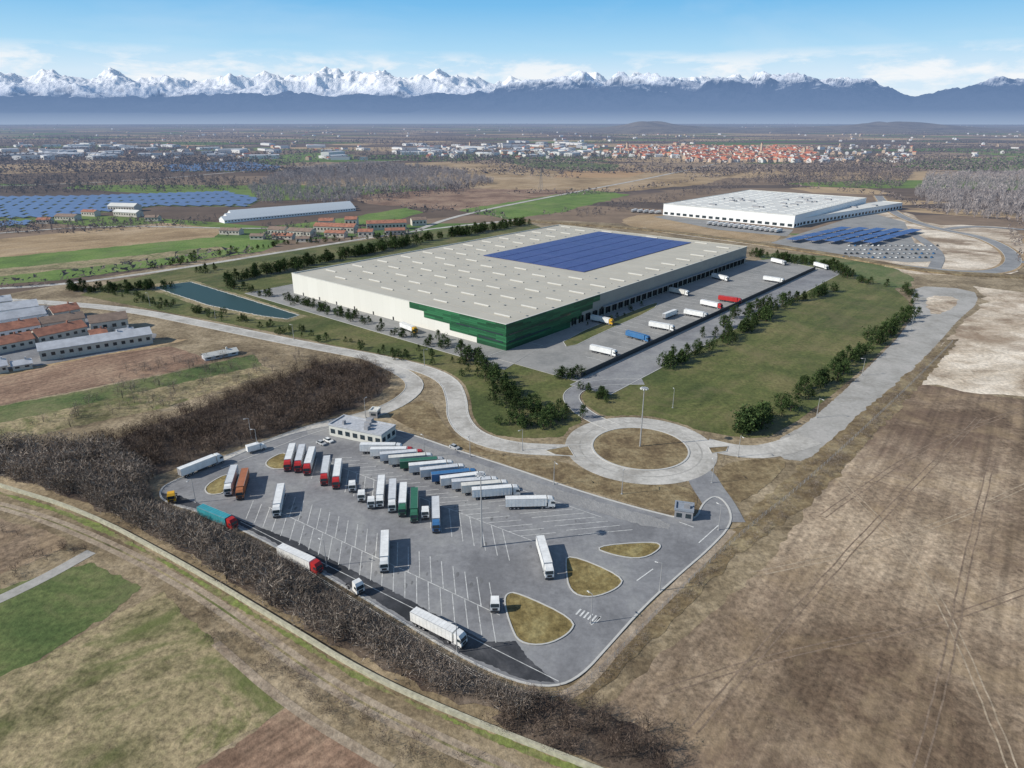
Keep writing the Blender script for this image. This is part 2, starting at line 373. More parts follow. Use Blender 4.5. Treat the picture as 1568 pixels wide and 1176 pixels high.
cw=[(-60,728),(0,745),(130,785),(280,865),(430,955),(560,1035),(700,1098),(900,1176),(1000,1215)]
R('concrete_canal_wall',cw,.8,.0,M['conc'],h=1.2)
cwp=chaikin(GP([(u-3,v+9) for u,v in cw]),False,2)
lft=[];rgt=[]
for i in range(1,len(cwp)-1):
    d=(cwp[i+1]-cwp[i-1]).normalized(); n=Vector((-d.y,d.x,0)); w_=.3+1.5*abs(noise.noise(Vector((i*.35,1,1))))*1.5
    lft.append(cwp[i]+n*w_); rgt.append(cwp[i]-n*w_)
poly('grass_bank',lft+rgt[::-1],.097,gmat('fresh_grass',[(.24,.19,.11),(.17,.19,.065),(.19,.23,.06)],.06,fine=.4),rag=.3)
# ---------------- lorry park ----------------
lot=[(243,752),(262,738),(330,712),(420,672),(500,652),(560,648),(620,662),(700,690),(800,722),(900,757),(1030,793),(1066,797),(1076,770),(1098,758),(1118,778),(1120,805),(1085,842),(1045,876),(985,930),(930,992),(890,1036),(850,1054),(790,1046),(700,1005),(560,918),(430,842),(330,792),(250,770)]
poly('lorry_park',GP(lot),.14,M['asph'],it=2,kerb=.15,kw=.6)
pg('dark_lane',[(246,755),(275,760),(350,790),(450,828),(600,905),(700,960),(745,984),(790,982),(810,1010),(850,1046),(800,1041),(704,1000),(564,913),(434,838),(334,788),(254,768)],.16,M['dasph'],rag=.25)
pg('tarmac_repair',[(470,655),(560,650),(700,700),(900,765),(1030,800),(1020,815),(880,775),(700,712),(560,668),(470,668)],.153,gmat('old_asphalt',[(.26,.255,.25),(.31,.305,.295)],.06,fine=.1),it=1,rag=.4)
for px in ([(772,925),(775,910),(792,908),(882,950),(872,972),(835,990),(795,986),(782,960)],
           [(866,870),(868,848),(955,884),(948,902),(905,918),(872,908)],
           [(905,838),(1000,830),(1016,838),(985,858),(940,852)],
           [(403,708),(440,690),(445,718),(415,720)],[(312,745),(355,722),(350,755),(318,760)]):
    pg('grass_island',px,.24,M['isl'],it=2,kerb=.13,kw=.4)
pg('grass_verge',[(585,632),(612,620),(660,612),(672,640),(700,672),(760,697),(860,706),(900,722),(960,742),(1050,742),(1075,768),(1040,790),(900,752),(760,706),(640,662)],.096,M['verge'],it=1)
pg('grass_verge',[(1090,728),(1120,705),(1205,702),(1200,722),(1140,770),(1115,765)],.096,M['verge'],it=1,rag=.4)
pg('grass_verge',[(1450,520),(1470,520),(1400,600),(1240,772),(1130,850),(960,1020),(880,1090),(850,1075),(950,985),(1120,812),(1235,705)],.076,M['verge'],rag=1)
A=Vector((.825,-.565,0)).normalized(); B=Vector((.565,.825,0)).normalized()
def AB(a,b): return A*a+B*b
D1=Vector((.14,-1,0)).normalized(); D2=Vector((-.987,-.16,0)).normalized()
LV=[];LF=[]
def line(p,q,w=.24,z=.185):
    d=(q-p).normalized(); n=Vector((-d.y,d.x,0))*w/2; k=len(LV)
    for s in (p+n,q+n,q-n,p-n): LV.append((s.x,s.y,z))
    LF.append((k,k+3,k+2,k+1))
def stalls(a0,a1,b0,b1,D,step=4.3):
    a=a0; db=D.dot(B)
    while a<a1:
        p=AB(a,b0); t=(b1-b0)/db; line(p,p+D*t); a+=step
stalls(-190,-92,138,150,D1); stalls(-190,-96,150.4,158,D2)
stalls(-178,-78,108.5,117,D1) ; stalls(-172,-82,117.4,126.5,D1)
stalls(-180,-84,161,173,D2)
line(AB(-190,150.2),AB(-95,150.2)); line(AB(-178,117.2),AB(-84,117.2))
line(AB(-180,174),AB(-84,174)); line(AB(-60,106.5),AB(-178,106.5),.2,.19)
obj('parking_marking',pymesh('parking_marking',LV,LF),[smat('worn_road_paint',(.52,.52,.50),.8,var=.35)])
LV=[];LF=[]
for (a,b) in [((1100,805),(1070,832)),((1000,872),(975,890)),((920,945),(905,958)),((1040,800),(1062,808))]: line(G(*a),G(*b),.35,.2)
for i in range(6): 
    p=G(882+i*6,942+i*2.5); line(p,p+B*2.6,.5,.2)
pts=chaikin(GP(main[:-1]),False,2)
for i in range(len(pts)-1):
    d=(pts[i+1]-pts[i]).normalized(); n=Vector((-d.y,d.x,0))
    for s in (-1,1): line(pts[i]+n*s*4.0,pts[i+1]+n*s*4.0,.2,.15)
obj('lane_marking',pymesh('lane_marking',LV,LF),[M['white']])
stain=gmat('oil_stain',[(.15,.15,.15),(.20,.20,.20)],.2,fine=.2,bump=0)
b=MB()
for i in range(90):
    a=random.uniform(-185,-85); bb=random.choice([112,122,144,154,168])+random.uniform(-4,4); p=AB(a,bb); r=random.uniform(.3,.9)
    b.face([(p.x+r*(1+.4*noise.noise(Vector((i,k,0))))*math.cos(k*.785)*.6,p.y+r*math.sin(k*.785)*1.5,.174+i*.00004) for k in range(8)],0)
obj('oil_stains',pymesh('oil_stains',b.V,b.F),[stain])

# ---------------- main warehouse ----------------
M['roof']=smat('warehouse_roof_membrane',(.46,.435,.37),.8,var=.07,vs=.05)
M['cream']=smat('cream_wall_panel',(.62,.61,.55),.7,var=.04)
M['dark']=smat('dark_opening',(.03,.03,.032),.6)
M['trim']=smat('white_metal_trim',(.66,.66,.64),.5,var=.03)
M['glass']=smat('window_glass',(.03,.045,.055),.15,var=.1,spec=.6)
M['grey']=smat('grey_metal',(.3,.3,.31),.5)
def panelmat(name,c1,c2,w,h,mort,mc):
    m,nt=newmat(name); t=N(nt,'ShaderNodeTexCoord')
    s=N(nt,'ShaderNodeSeparateXYZ'); nt.links.new(t.outputs['Object'],s.inputs[0])
    cb=N(nt,'ShaderNodeCombineXYZ'); nt.links.new(mth(nt,'ADD',s.outputs[0],s.outputs[1]),cb.inputs[0]); nt.links.new(s.outputs[2],cb.inputs[1])
    b=N(nt,'ShaderNodeTexBrick'); nt.links.new(cb.outputs[0],b.inputs[0])
    b.inputs['Color1'].default_value=c1+(1,); b.inputs['Color2'].default_value=c2+(1,); b.inputs['Mortar'].default_value=mc+(1,)
    b.inputs['Scale'].default_value=1; b.inputs['Mortar Size'].default_value=mort; b.inputs['Brick Width'].default_value=w; b.inputs['Row Height'].default_value=h
    finish(nt,b.outputs[0],.5,spec=.4); return m
M['gfac']=panelmat('green_facade_panels',(.006,.05,.022),(.03,.17,.07),14,1.15,.05,(.003,.02,.01))
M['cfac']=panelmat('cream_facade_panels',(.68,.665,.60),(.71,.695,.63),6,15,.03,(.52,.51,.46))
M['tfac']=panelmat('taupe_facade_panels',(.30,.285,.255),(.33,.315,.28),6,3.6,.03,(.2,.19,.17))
m,nt=newmat('solar_panels'); t=N(nt,'ShaderNodeTexCoord')
b=N(nt,'ShaderNodeTexBrick'); b.offset=0; nt.links.new(t.outputs['Object'],b.inputs[0])
b.inputs['Color1'].default_value=(.035,.045,.17,1); b.inputs['Color2'].default_value=(.05,.062,.21,1); b.inputs['Mortar'].default_value=(.12,.13,.27,1)
b.inputs['Scale'].default_value=1; b.inputs['Mortar Size'].default_value=.1; b.inputs['Brick Width'].default_value=4.4; b.inputs['Row Height'].default_value=3.4
finish(nt,b.outputs[0],.35,spec=.4); M['pv']=m
wh=empty('logistics_warehouse',WP,WR)
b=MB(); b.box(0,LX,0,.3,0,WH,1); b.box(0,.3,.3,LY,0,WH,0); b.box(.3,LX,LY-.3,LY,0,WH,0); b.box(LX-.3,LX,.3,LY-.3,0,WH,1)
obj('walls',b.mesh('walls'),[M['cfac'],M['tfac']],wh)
b=MB(); b.box(.3,LX-.3,.3,LY-.3,WH-.9,WH-.5,0)
obj('roof',b.mesh('roof'),[M['roof']],wh)
b=MB()
for (x0,x1,y0,y1) in ((-.15,LX+.15,-.15,.5),(-.15,LX+.15,LY-.5,LY+.15),(-.15,.5,.5,LY-.5),(LX-.5,LX+.15,.5,LY-.5)): b.box(x0,x1,y0,y1,WH,WH+.25,0)
obj('parapet_cap',b.mesh('parapet_cap'),[M['cream']],wh)
b=MB()
for i in range(1,26):
    x=i*12.5; b.box(x-.12,x+.12,1,LY-1,WH-.5,WH-.40,1)
for i in range(13):
    for j in range(8):
        x=14+i*24.5+(j%2)*10; y=9+j*25.5
        if 136<x<318 and 34<y and y<154: continue
        if x>LX-6: continue
        y1=y+12
        b.box(x-.5,x+.5,y,y1,WH-.5,WH-.1,0)
        b.face([(x-.5,y,WH-.1),(x-.5,y1,WH-.1),(x,y1,WH+.3),(x,y,WH+.3)],2)
        b.face([(x+.5,y,WH-.1),(x+.5,y1,WH-.1),(x,y1,WH+.3),(x,y,WH+.3)],3)
        b.box(x+12,x+12.6,y+3,y+3.6,WH-.5,WH-.1,0); b.box(x+8,x+9.2,y-6,y-4.8,WH-.5,WH-.2,3)
obj('skylights',b.mesh('skylights'),[smat('skylight_curb',(.46,.44,.39),.6),smat('roof_seam',(.38,.36,.31),.8),smat('skylight_sheet',(.52,.51,.47),.5),smat('skylight_glazing',(.10,.11,.12),.3)],wh)
b=MB()
x=143
while x<312:
    yy=48
    while yy<150:
        y2=min(yy+16.2,150); b.box(x,x+2.5,yy,y2,WH-.3,WH+.05,0); yy+=17
    x+=3.0
obj('solar_array',b.mesh('solar_array'),[M['pv']],wh)
b=MB()
for (z0,z1,ly,lx) in ((11.2,WH-.05,79,92),(7.4,11.2,66,84),(3.6,7.4,44,72),(0.1,3.6,22,60)):
    b.box(-.35,-.004,-.35,ly,z0+.01,z1-.01,0); b.box(-.004,lx,-.35,-.004,z0+.01,z1-.01,0)
obj('green_cladding',b.mesh('green_cladding'),[M['gfac']],wh)
b=MB()
for i in range(34):
    x=62+i*7.7
    if x>LX-8: break
    b.box(x,x+3.2,-.12,-.01,1.1,4.6,0); b.box(x-.35,x,-1.0,-.01,.9,5.0,1); b.box(x+3.2,x+3.55,-1.0,-.01,.9,5.0,1); b.box(x-.35,x+3.55,-1.0,-.01,5.0,5.35,1)
b.box(95,LX-4,-2.8,-.01,6.3,6.7,2)
b.box(94,LX-2,-.1,-.012,5.5,6.2,1)
b.box(-.5,-.36,2,20,4.2,5.0,3); b.box(-.5,-.36,2,38,8.5,9.1,3); b.box(2,40,-.5,-.36,4.2,5.0,3); b.box(2,60,-.5,-.36,8.5,9.1,3)
for k in range(6):
    yy=95+k*20; b.box(-.1,-.01,yy,yy+1.2,0.1,2.3,0)
obj('docks_and_openings',b.mesh('docks'),[M['dark'],M['dark'],M['grey'],M['glass']],wh)
ribbon('yard_fence',[L(-8,-56.5),L(338,-56.5)],.35,.12,smat('dark_fence_panels',(.05,.055,.06),.6),h=2.6,it=0)
LV=[];LF=[]
for i in range(30): 
    p=L(70+i*8,-18); line(p,p+e1*-15,.25,.18) 
for i in range(34): 
    p=L(20+i*9,-54); line(p,p+e1*14,.25,.18)
obj('yard_marking',pymesh('yard_marking',LV,LF),[M['white']])

# ---------------- generic buildings ----------------
def building(name,P0,P1,P2,h,wall,roof,rows=1,eq=0,wz=(.4,.75),wsp=5,grid=False):
    vx=P2-P0; vy=P1-P0; lx=vx.length; ly=vy.length; rz=math.atan2(vy.y,vy.x)-math.pi/2
    o=empty(name,Vector((P0.x,P0.y,0)),rz)
    b=MB(); b.box(0,lx,0,ly,0,h,0); obj('walls',b.mesh('walls'),[wall],o)
    b=MB(); b.box(-.2,lx+.2,-.2,ly+.2,h,h+.25,0); b.box(-.2,lx+.2,-.2,.3,h+.25,h+.7,0); b.box(-.2,.3,.3,ly+.2,h+.25,h+.7,0); b.box(lx-.3,lx+.2,.3,ly+.2,h+.25,h+.7,0); b.box(.3,lx-.3,ly-.3,ly+.2,h+.25,h+.7,0)
    if grid:
        for i in range(int(lx/16)):
            for j in range(int(ly/16)): 
                if random.random()<.85: b.box(8+i*16,8+i*16+1.6,6+j*16,6+j*16+7,h+.25,h+.6,1)
    for k in range(eq):
        x=random.uniform(.1,.85)*lx; y=random.uniform(.1,.85)*ly; s=random.uniform(.8,2.5)+lx*.012; b.box(x,x+s,y,y+s*random.uniform(.6,2.2),h+.25,h+1.8,2)
    obj('roof',b.mesh('roof'),[roof,M['trim'],M['grey']],o)
    b=MB(); st=h/rows
    for r in range(rows):
        z0=r*st+st*wz[0]; z1=r*st+st*wz[1]
        n=max(1,int(ly/wsp)); 
        for i in range(n): y=(i+.2)*ly/n; b.box(-.06,-.003,y,y+ly/n*.6,z0,z1,0)
        n=max(1,int(lx/wsp)); 
        for i in range(n): x=(i+.2)*lx/n; b.box(x,x+lx/n*.6,-.06,-.003,z0,z1,0)
    obj('windows',b.mesh('windows'),[M['glass']],o); return o
M['wwall']=smat('white_wall',(.82,.82,.80),.7,haze=True); M['wroof']=smat('white_roof',(.66,.65,.60),.7,var=.12,vs=.03,haze=True)
building('office_building',G(585,684),G(505,667),G(609,669),4.6,M['cream'],smat('office_roof',(.44,.45,.47),.5,var=.2),1,4,(.3,.72),3.2)
building('gatehouse',G(1060,799),G(1032,795),G(1070,789),3.4,M['grey'],smat('gate_roof',(.26,.29,.33),.6),1,1,(.3,.75),2)
building('white_logistics_warehouse',G(1215,349),G(1015,329),G(1352,321),14,M['wwall'],M['wroof'],1,22,(.08,.3),9,True)
building('warehouse_annex',G(1228,345),G(1195,341),G(1362,318),8,M['wwall'],M['wroof'],1,4,(.1,.5),9)
building('utility_cabin',G(578,641),G(566,640),G(590,637),3,M['grey'],M['wroof'],1,0)
rz2=math.atan2((G(1352,321)-G(1215,349)).y,(G(1352,321)-G(1215,349)).x)
cpv=smat('carport_pv',(.04,.09,.26),.4,haze=True)
pg('car_park',[(1180,372),(1330,325),(1385,340),(1400,372),(1440,385),(1440,400),(1390,402),(1280,390)],.09,M['yard'])
pg('car_park',[(1000,332),(1020,330),(1215,352),(1205,362),(1100,352)],.09,M['yard'])
for i in range(5):
    P=G(1228+i*29,368+i*1.0)
    o=empty('solar_carport',P,rz2)
    b=MB()
    for k in range(4):
        x0=-25+k*34
        b.box(x0,x0+30,-5.5,5.5,3.4,3.7,0)
        for q in range(3): b.box(x0+3+q*12,x0+3.4+q*12,-.2,.2,0,3.4,1)
    obj('panels',b.mesh('panels'),[cpv,M['grey']],o)

def gable(name,c,Ln,W,h,rz,wall,roof,rise=None):
    rise=rise or W*.22; o=empty(name,c,rz)
    b=MB(); b.box(-Ln/2,Ln/2,-W/2,W/2,0,h,0)
    for s in (-1,1): b.face([(s*Ln/2,-W/2,h),(s*Ln/2,W/2,h),(s*Ln/2,0,h+rise)],0)
    obj('walls',b.mesh('walls'),[wall],o)
    b=MB(); e=.5
    for s in (-1,1):
        y=s*(W/2+e); z=h-rise*e/(W/2)
        b.face([(-Ln/2-e,y,z+.08),(Ln/2+e,y,z+.08),(Ln/2+e,0,h+rise+.08),(-Ln/2-e,0,h+rise+.08)],0)
        b.face([(-Ln/2-e,y,z+.08),(Ln/2+e,y,z+.08),(Ln/2+e,y,z-.2),(-Ln/2-e,y,z-.2)],0)
    if W<14: b.box(Ln*.2,Ln*.2+.8,-.4,.4,h+rise*.7,h+rise+1.1,0)
    obj('roof',pymesh('roof',b.V,b.F,b.M),[roof],o)
    b=MB(); n=max(2,int(Ln/4))
    for i in range(n):
        x=-Ln/2+(i+.25)*Ln/n
        for s in (-1,1): b.box(x,x+Ln/n*.45,s*W/2-.04,s*W/2+.04,h*.4,h*.7,0)
    obj('windows',b.mesh('windows'),[M['glass']],o); return o
rt=smat('terracotta_roof',(.35,.15,.09),.85,var=.35,vs=.3,haze=True); br=smat('brown_tile_roof',(.24,.17,.125),.85,var=.25,vs=.3,haze=True)
pr=smat('pale_sheet_roof',(.50,.51,.53),.6,var=.2,vs=.2,haze=True); ww=smat('plaster_wall',(.55,.50,.42),.85,haze=True)
def gpx(name,a,b_,W,h,wall,roof):
    p,q=G(*a),G(*b_); d=q-p; return gable(name,(p+q)/2,d.length,W,h,math.atan2(d.y,d.x),wall,roof)
pg('industrial_yard',[(-60,468),(60,463),(240,512),(230,530),(60,560),(-60,575)],.06,M['asph'],rag=.8)
gpx('industrial_shed',(62,549),(232,522),12,6,ww,pr)
gpx('industrial_shed',(-30,543),(50,527),13,5,ww,rt)
gpx('industrial_shed',(55,526),(128,510),13,5.5,ww,rt)
gpx('industrial_shed',(-30,524),(60,508),13,6,M['wwall'],rt)
gpx('industrial_shed',(65,507),(130,497),12,6,ww,br)
gpx('house',(140,508),(196,500),14,7,ww,br)
gpx('house',(140,523),(165,519),9,5,ww,rt)
gpx('storage_shed',(180,517),(205,513),7,3.5,ww,pr)
gpx('industrial_shed',(-30,506),(70,490),14,6,M['wwall'],pr)
gpx('industrial_shed',(-30,490),(60,478),14,6,M['wwall'],pr)
gpx('industrial_shed',(-40,478),(20,470),12,6,ww,pr)
gpx('house',(80,490),(120,483),13,6,ww,rt)
gpx('storage_shed',(20,566),(50,561),7,3,ww,pr)
gpx('polytunnel',(312,551),(362,541),6,2.2,pr,M['wroof'])
gpx('house',(-10,570),(12,566),10,4,ww,pr)
ghr=smat('greenhouse_roof',(.60,.64,.66),.35,haze=True)
for k in range(3): gpx('greenhouse',(340+k*6,341-k*5),(540-k*2,322-k*3),17,4,M['wwall'],ghr)
for (a,b2,W,h,rf) in [((485,354),(546,356),14,7,rt),((445,360),(480,362),12,6,br),((562,352),(622,350),13,8,rt),((500,362),(530,363),10,5,rt),((415,358),(440,359),12,6,br),((590,359),(620,358),10,5,rt),((172,322),(212,323),16,7,M['wroof']),((340,358),(370,359),10,5,br),((180,330),(215,332),12,6,M['wroof']),((420,365),(450,366),9,4,rt),((90,336),(120,337),12,5,br),
  ((550,362),(572,362),11,6,rt),((630,345),(652,344),12,7,br),((455,370),(475,370),8,4,br),((490,346),(512,346),12,7,rt),((530,345),(548,345),12,8,rt),((385,366),(405,366),9,4,br),((60,342),(80,342),10,5,rt),((225,338),(245,338),10,5,br),((130,330),(150,331),10,6,rt)]:
    gpx('farmhouse',a,b2,W,h,ww,rf)

# ---------------- distant town ----------------
b=MB(); R_=random
def house(c,Ln,W,h,rz,wm,rm,rise):
    ca,sa=math.cos(rz),math.sin(rz)
    T=lambda x,y,z:(c.x+x*ca-y*sa,c.y+x*sa+y*ca,z)
    l,w=Ln/2,W/2
    q=[T(-l,-w,0),T(l,-w,0),T(l,w,0),T(-l,w,0),T(-l,-w,h),T(l,-w,h),T(l,w,h),T(-l,w,h),T(-l,0,h+rise),T(l,0,h+rise)]
    n=len(b.V); b.V+=q
    for f,mm in (((0,1,5,4),wm),((1,2,6,9,5),wm),((2,3,7,6),wm),((3,0,4,8,7),wm),((4,5,9,8),rm),((6,7,8,9),rm)):
        b.F.append(tuple(n+i for i in f)); b.M.append(mm)
def hs(n,u0,u1,v0,v1,kind):
    for _ in range(n):
        u=R_.uniform(u0,u1); v=R_.uniform(v0,v1); c=G(u,v); rz=R_.choice([.8,2.37,0.3,1.2])+R_.uniform(-.2,.2)
        if kind=='red': house(c,R_.uniform(12,28),R_.uniform(10,14),R_.uniform(6,11),rz,R_.choice([0,1,1]),R_.choice([3,3,3,4]),4)
        elif kind=='mix': house(c,R_.uniform(12,30),R_.uniform(10,14),R_.uniform(5,10),rz,R_.choice([0,1]),R_.choice([3,4,2]),3)
        else: house(c,R_.uniform(40,120),R_.uniform(25,45),R_.uniform(7,12),rz,0,R_.choice([2,2,5]),2)
hs(520,1050,1245,226,249,'red'); hs(220,940,1120,226,241,'red'); hs(220,640,1080,224,243,'mix'); hs(55,600,900,218,240,'ind'); hs(70,1240,1400,225,250,'mix')
hs(45,0,560,222,245,'ind'); hs(70,0,560,215,246,'mix'); hs(25,850,1100,205,225,'mix'); hs(40,1250,1560,198,240,'mix'); hs(160,0,1568,192,210,'mix'); hs(14,0,110,234,246,'ind')
for (u,v,hh_) in ((1165,236,34),(1230,240,26),(960,232,28),(720,228,24)):
    c=G(u,v); house(c,7,7,hh_,.7,1,3,7)
obj('distant_town',pymesh('distant_town',b.V,b.F,b.M),[smat('town_white',(.68,.66,.62),.8,haze=True),smat('town_ochre',(.52,.38,.26),.8,haze=True),pr,smat('town_red_roof',(.46,.14,.07),.85,haze=True),br,smat('town_dark_roof',(.2,.2,.21),.8,haze=True)])

# ---------------- vegetation ----------------
def twig_template(seed,n=150,wide=.33,z0=.12,ln=.2,w=.0075,trunk=.014,upright=.5):
    r=np.random.default_rng(seed); V=[];T=[]
    def sl(p,q,w_):
        d=q-p; s=np.cross(d,r.normal(0,1,3)); s=s/(np.linalg.norm(s)+1e-9)*w_
        k=len(V); V.extend([p-s,p+s,q]); T.append((k,k+1,k+2))
    for _ in range(2): sl(np.array([r.normal(0,.02),r.normal(0,.02),0.]),np.array([r.normal(0,.05),r.normal(0,.05),.9]),trunk)
    for _ in range(9):
        a=r.uniform(0,6.28); z=r.uniform(.1,.5); l=r.uniform(.25,.45)
        sl(np.array([0,0,z]),np.array([math.cos(a)*l*.7,math.sin(a)*l*.7,min(1,z+l)]),trunk*.6)
    for i in range(n):
        a=r.uniform(0,6.28); z=r.uniform(z0,.92); rr=wide*math.sqrt(r.uniform(0.02,1))*math.sqrt(max(.05,1-((z-.5)/.56)**2))
        p=np.array([rr*math.cos(a),rr*math.sin(a),z]); d=np.array([p[0],p[1],upright*.5])*1.5+r.normal(0,.28,3); d=d/np.linalg.norm(d)*r.uniform(.4,1)*ln
        sl(p,p+d,w*r.uniform(.7,1.4))
    V=np.array(V); V[:,2]=np.clip(V[:,2],0,1.12); return V,np.array(T)
def puff_template(seed,n=26,wide=.38,z0=.05,sz=.13):
    r=np.random.default_rng(seed); V=[];T=[]
    for i in range(n):
        a=r.uniform(0,6.28); z=r.uniform(z0,1); rr=wide*math.sqrt(r.uniform(0,1))*(1-((z-.45)/.62)**2)
        c=np.array([rr*math.cos(a),rr*math.sin(a),z]); 
        for k in range(3): V.append(c+r.normal(0,sz,3)*np.array([.8,.8,1.1]))
        T.append((3*i,3*i+1,3*i+2))
    V=np.array(V); V[:,2]=np.clip(V[:,2],0,1.1); return V,np.array(T)
BT=[twig_template(s) for s in range(7)]
BS=[twig_template(30+s,70,.55,.0,.3,.012,.008,1.0) for s in range(5)]
PP=[twig_template(60+s,46,.2,.15,.28,.02,.02,2.5) for s in range(5)]
PT=[puff_template(s,30,.38,.05,.09) for s in range(6)]; PT2=[puff_template(20+s,12,.34,.05,.13) for s in range(6)]
def scatter_mesh(name,pos,hts,tpl,mat,widths=1.0):
    VV=[];TT=[];off=0
    for p,h in zip(pos,hts):
        V,T=tpl[rng.integers(len(tpl))]; a=rng.uniform(0,6.28); ca,sa=math.cos(a),math.sin(a)
        w=h*widths*rng.uniform(.8,1.25)
        X=np.stack([(V[:,0]*ca-V[:,1]*sa)*w+p[0],(V[:,0]*sa+V[:,1]*ca)*w+p[1],V[:,2]*h],1)
        VV.append(X);TT.append(T+off);off+=len(V)
    return obj(name,trimesh(name,np.concatenate(VV),np.concatenate(TT)),[mat])
def inpoly(px,dens=None,n=None):
    P=np.array([[p.x,p.y] for p in GP(px)]); x,y=P[:,0],P[:,1]
    area=abs(np.dot(x,np.roll(y,-1))-np.dot(y,np.roll(x,-1)))/2
    n=n or int(area*dens); out=[]
    lo,hi=P.min(0),P.max(0)
    while len(out)<n:
        q=rng.uniform(lo,hi,(n*3,2)); ins=np.zeros(len(q),bool); j=len(P)-1
        for i in range(len(P)):
            c=((P[i,1]>q[:,1])!=(P[j,1]>q[:,1]))&(q[:,0]<(P[j,0]-P[i,0])*(q[:,1]-P[i,1])/(P[j,1]-P[i,1]+1e-9)+P[i,0]); ins^=c; j=i
        out+=list(q[ins])
    return out[:n]
bark=leafmat('bare_twigs',[(0,(.11,.085,.07)),(.5,(.21,.17,.14)),(1,(.37,.32,.27))])
barkd=leafmat('dark_twigs',[(0,(.06,.043,.035)),(.5,(.115,.083,.065)),(1,(.22,.17,.135))])
barks=leafmat('scrub_twigs',[(0,(.16,.12,.08)),(.5,(.25,.19,.12)),(1,(.36,.29,.20))])
barkf=leafmat('distant_twigs',[(0,(.105,.08,.07)),(.5,(.165,.13,.115)),(1,(.24,.20,.175))],True)
barkp=leafmat('pale_poplar_twigs',[(0,(.24,.205,.19)),(.5,(.31,.27,.25)),(1,(.38,.34,.32))],True)
Wa=[(100,700),(250,645),(400,592),(480,560),(545,553),(600,575),(592,600),(540,628),(400,672),(300,705),(235,732)]
Wb=[(-60,690),(60,690),(140,690),(230,735),(235,765),(300,790),(420,850),(560,930),(690,1012),(790,1060),(860,1070),(800,1100),(700,1075),(560,1012),(430,936),(290,850),(130,766),(-60,715)]
Wc=[(800,1070),(880,1075),(1000,1120),(1040,1190),(880,1165),(740,1110)]
Wd=[(200,560),(420,540),(480,548),(400,585),(200,640),(0,690),(-60,690),(-60,672),(100,635)]
for w in (Wa,Wb,Wc): pg('woodland_floor',w,.078,M['wfloor'],it=1,rag=1.2)
kb=np.array([[p.x,p.y] for p in GP([(243,752),(250,770),(330,792),(430,842),(560,918),(700,1005),(790,1046),(850,1054),(890,1036)])])
def kdist(p):
    d=1e9
    for i in range(len(kb)-1):
        a=kb[i];c=kb[i+1]-a; t=np.clip(np.dot(p-a,c)/np.dot(c,c),0,1); d=min(d,np.linalg.norm(p-a-c*t))
    return d
p=inpoly(Wa,.17); scatter_mesh('bare_woodland',p,rng.uniform(3,7,len(p)),BT,barkd,1.25)
p=inpoly(Wb,.26); hts=[min(h,1.1+.62*kdist(q)) for q,h in zip(p,rng.uniform(4.5,10,len(p)))]; scatter_mesh('bare_woodland',p,hts,BT,bark,1.15)
p=inpoly(Wc,.2); scatter_mesh('bare_woodland',p,rng.uniform(2.5,5.5,len(p)),BT,barkd,1.2)
p=inpoly(Wd,.022); scatter_mesh('bare_scrub',p,rng.uniform(1.5,6,len(p)),BT,bark,1.2)
p=inpoly(Wd,.05); scatter_mesh('bare_scrub',p,rng.uniform(.5,1.6,len(p)),BS,barks,1.6)
Wv=[(1450,522),(1466,524),(1400,596),(1240,768),(1130,848),(960,1016),(880,1086),(862,1074),(965,985),(1130,812),(1238,712)]
p=inpoly(Wv,.3); scatter_mesh('verge_scrub',p,rng.uniform(.4,2.0,len(p)),BS,bark,1.4)
p=inpoly([(225,888),(300,920),(430,1005),(560,1090),(740,1176),(640,1176),(430,1060),(320,985)],.24); scatter_mesh('verge_scrub',p,rng.uniform(.5,2.6,len(p)),BS,barkd,1.3)
p=inpoly([(0,790),(112,832),(130,845),(40,885),(0,900)],.02); scatter_mesh('verge_scrub',p,rng.uniform(1,4,len(p)),BT,barkd,1.3)
p=inpoly([(60,835),(120,828),(140,840),(100,862),(0,900),(0,880)],.08); scatter_mesh('verge_scrub',p,rng.uniform(1,3,len(p)),BT,barkd,1.3)
p=inpoly([(1250,790),(1568,640),(1700,1200),(1000,1200),(940,1090)],.05); scatter_mesh('field_weeds',p,rng.uniform(.25,.9,len(p)),BS,barks,1.8)
p=inpoly([(-60,1060),(60,1012),(250,905),(440,1080),(300,1180),(-60,1200)],.07); scatter_mesh('field_weeds',p,rng.uniform(.25,.9,len(p)),BS,barks,1.8)
p=inpoly([(600,625),(660,612),(700,680),(860,708),(960,742),(1070,760),(1040,788),(900,750),(760,702)],.05); scatter_mesh('field_weeds',p,rng.uniform(.25,.7,len(p)),BS,barks,1.8)
p=inpoly([(50,462),(240,512),(235,535),(60,562),(-60,575),(-60,465)],.006); scatter_mesh('bare_garden_trees',p,rng.uniform(2,5,len(p)),BT,barkd,1.2)
def belt(px,dens,h0,h1,mat,name='distant_trees',tp=PT,wd=1.0): 
    p=inpoly(px,dens); scatter_mesh(name,p,rng.uniform(h0,h1,len(p)),tp,mat,wd)
belt([(380,290),(440,262),(560,250),(700,262),(760,280),(700,292),(560,298),(540,312),(400,312)],.007,9,13,barkp,tp=PP,wd=1.3)
belt([(450,300),(560,296),(700,285),(770,278),(700,297),(560,312)],.005,7,12,barkf)
belt([(1400,300),(1420,270),(1700,262),(1700,345),(1568,340),(1440,328)],.006,10,15,barkp,tp=PP,wd=1.3)
belt([(1150,275),(1250,262),(1400,262),(1380,290),(1180,283)],.006,7,12,barkf)
belt([(830,330),(1010,300),(1150,272),(1170,280),(1010,312),(900,335)],.006,4,8,barkf)
belt([(0,275),(300,270),(420,282),(380,292),(0,298)],.004,7,12,barkf)
belt([(0,338),(60,340),(330,335),(330,346),(0,362)],.008,4,9,barkf)
belt([(400,345),(560,345),(640,352),(660,362),(480,372),(400,368)],.01,3,7,barkf)
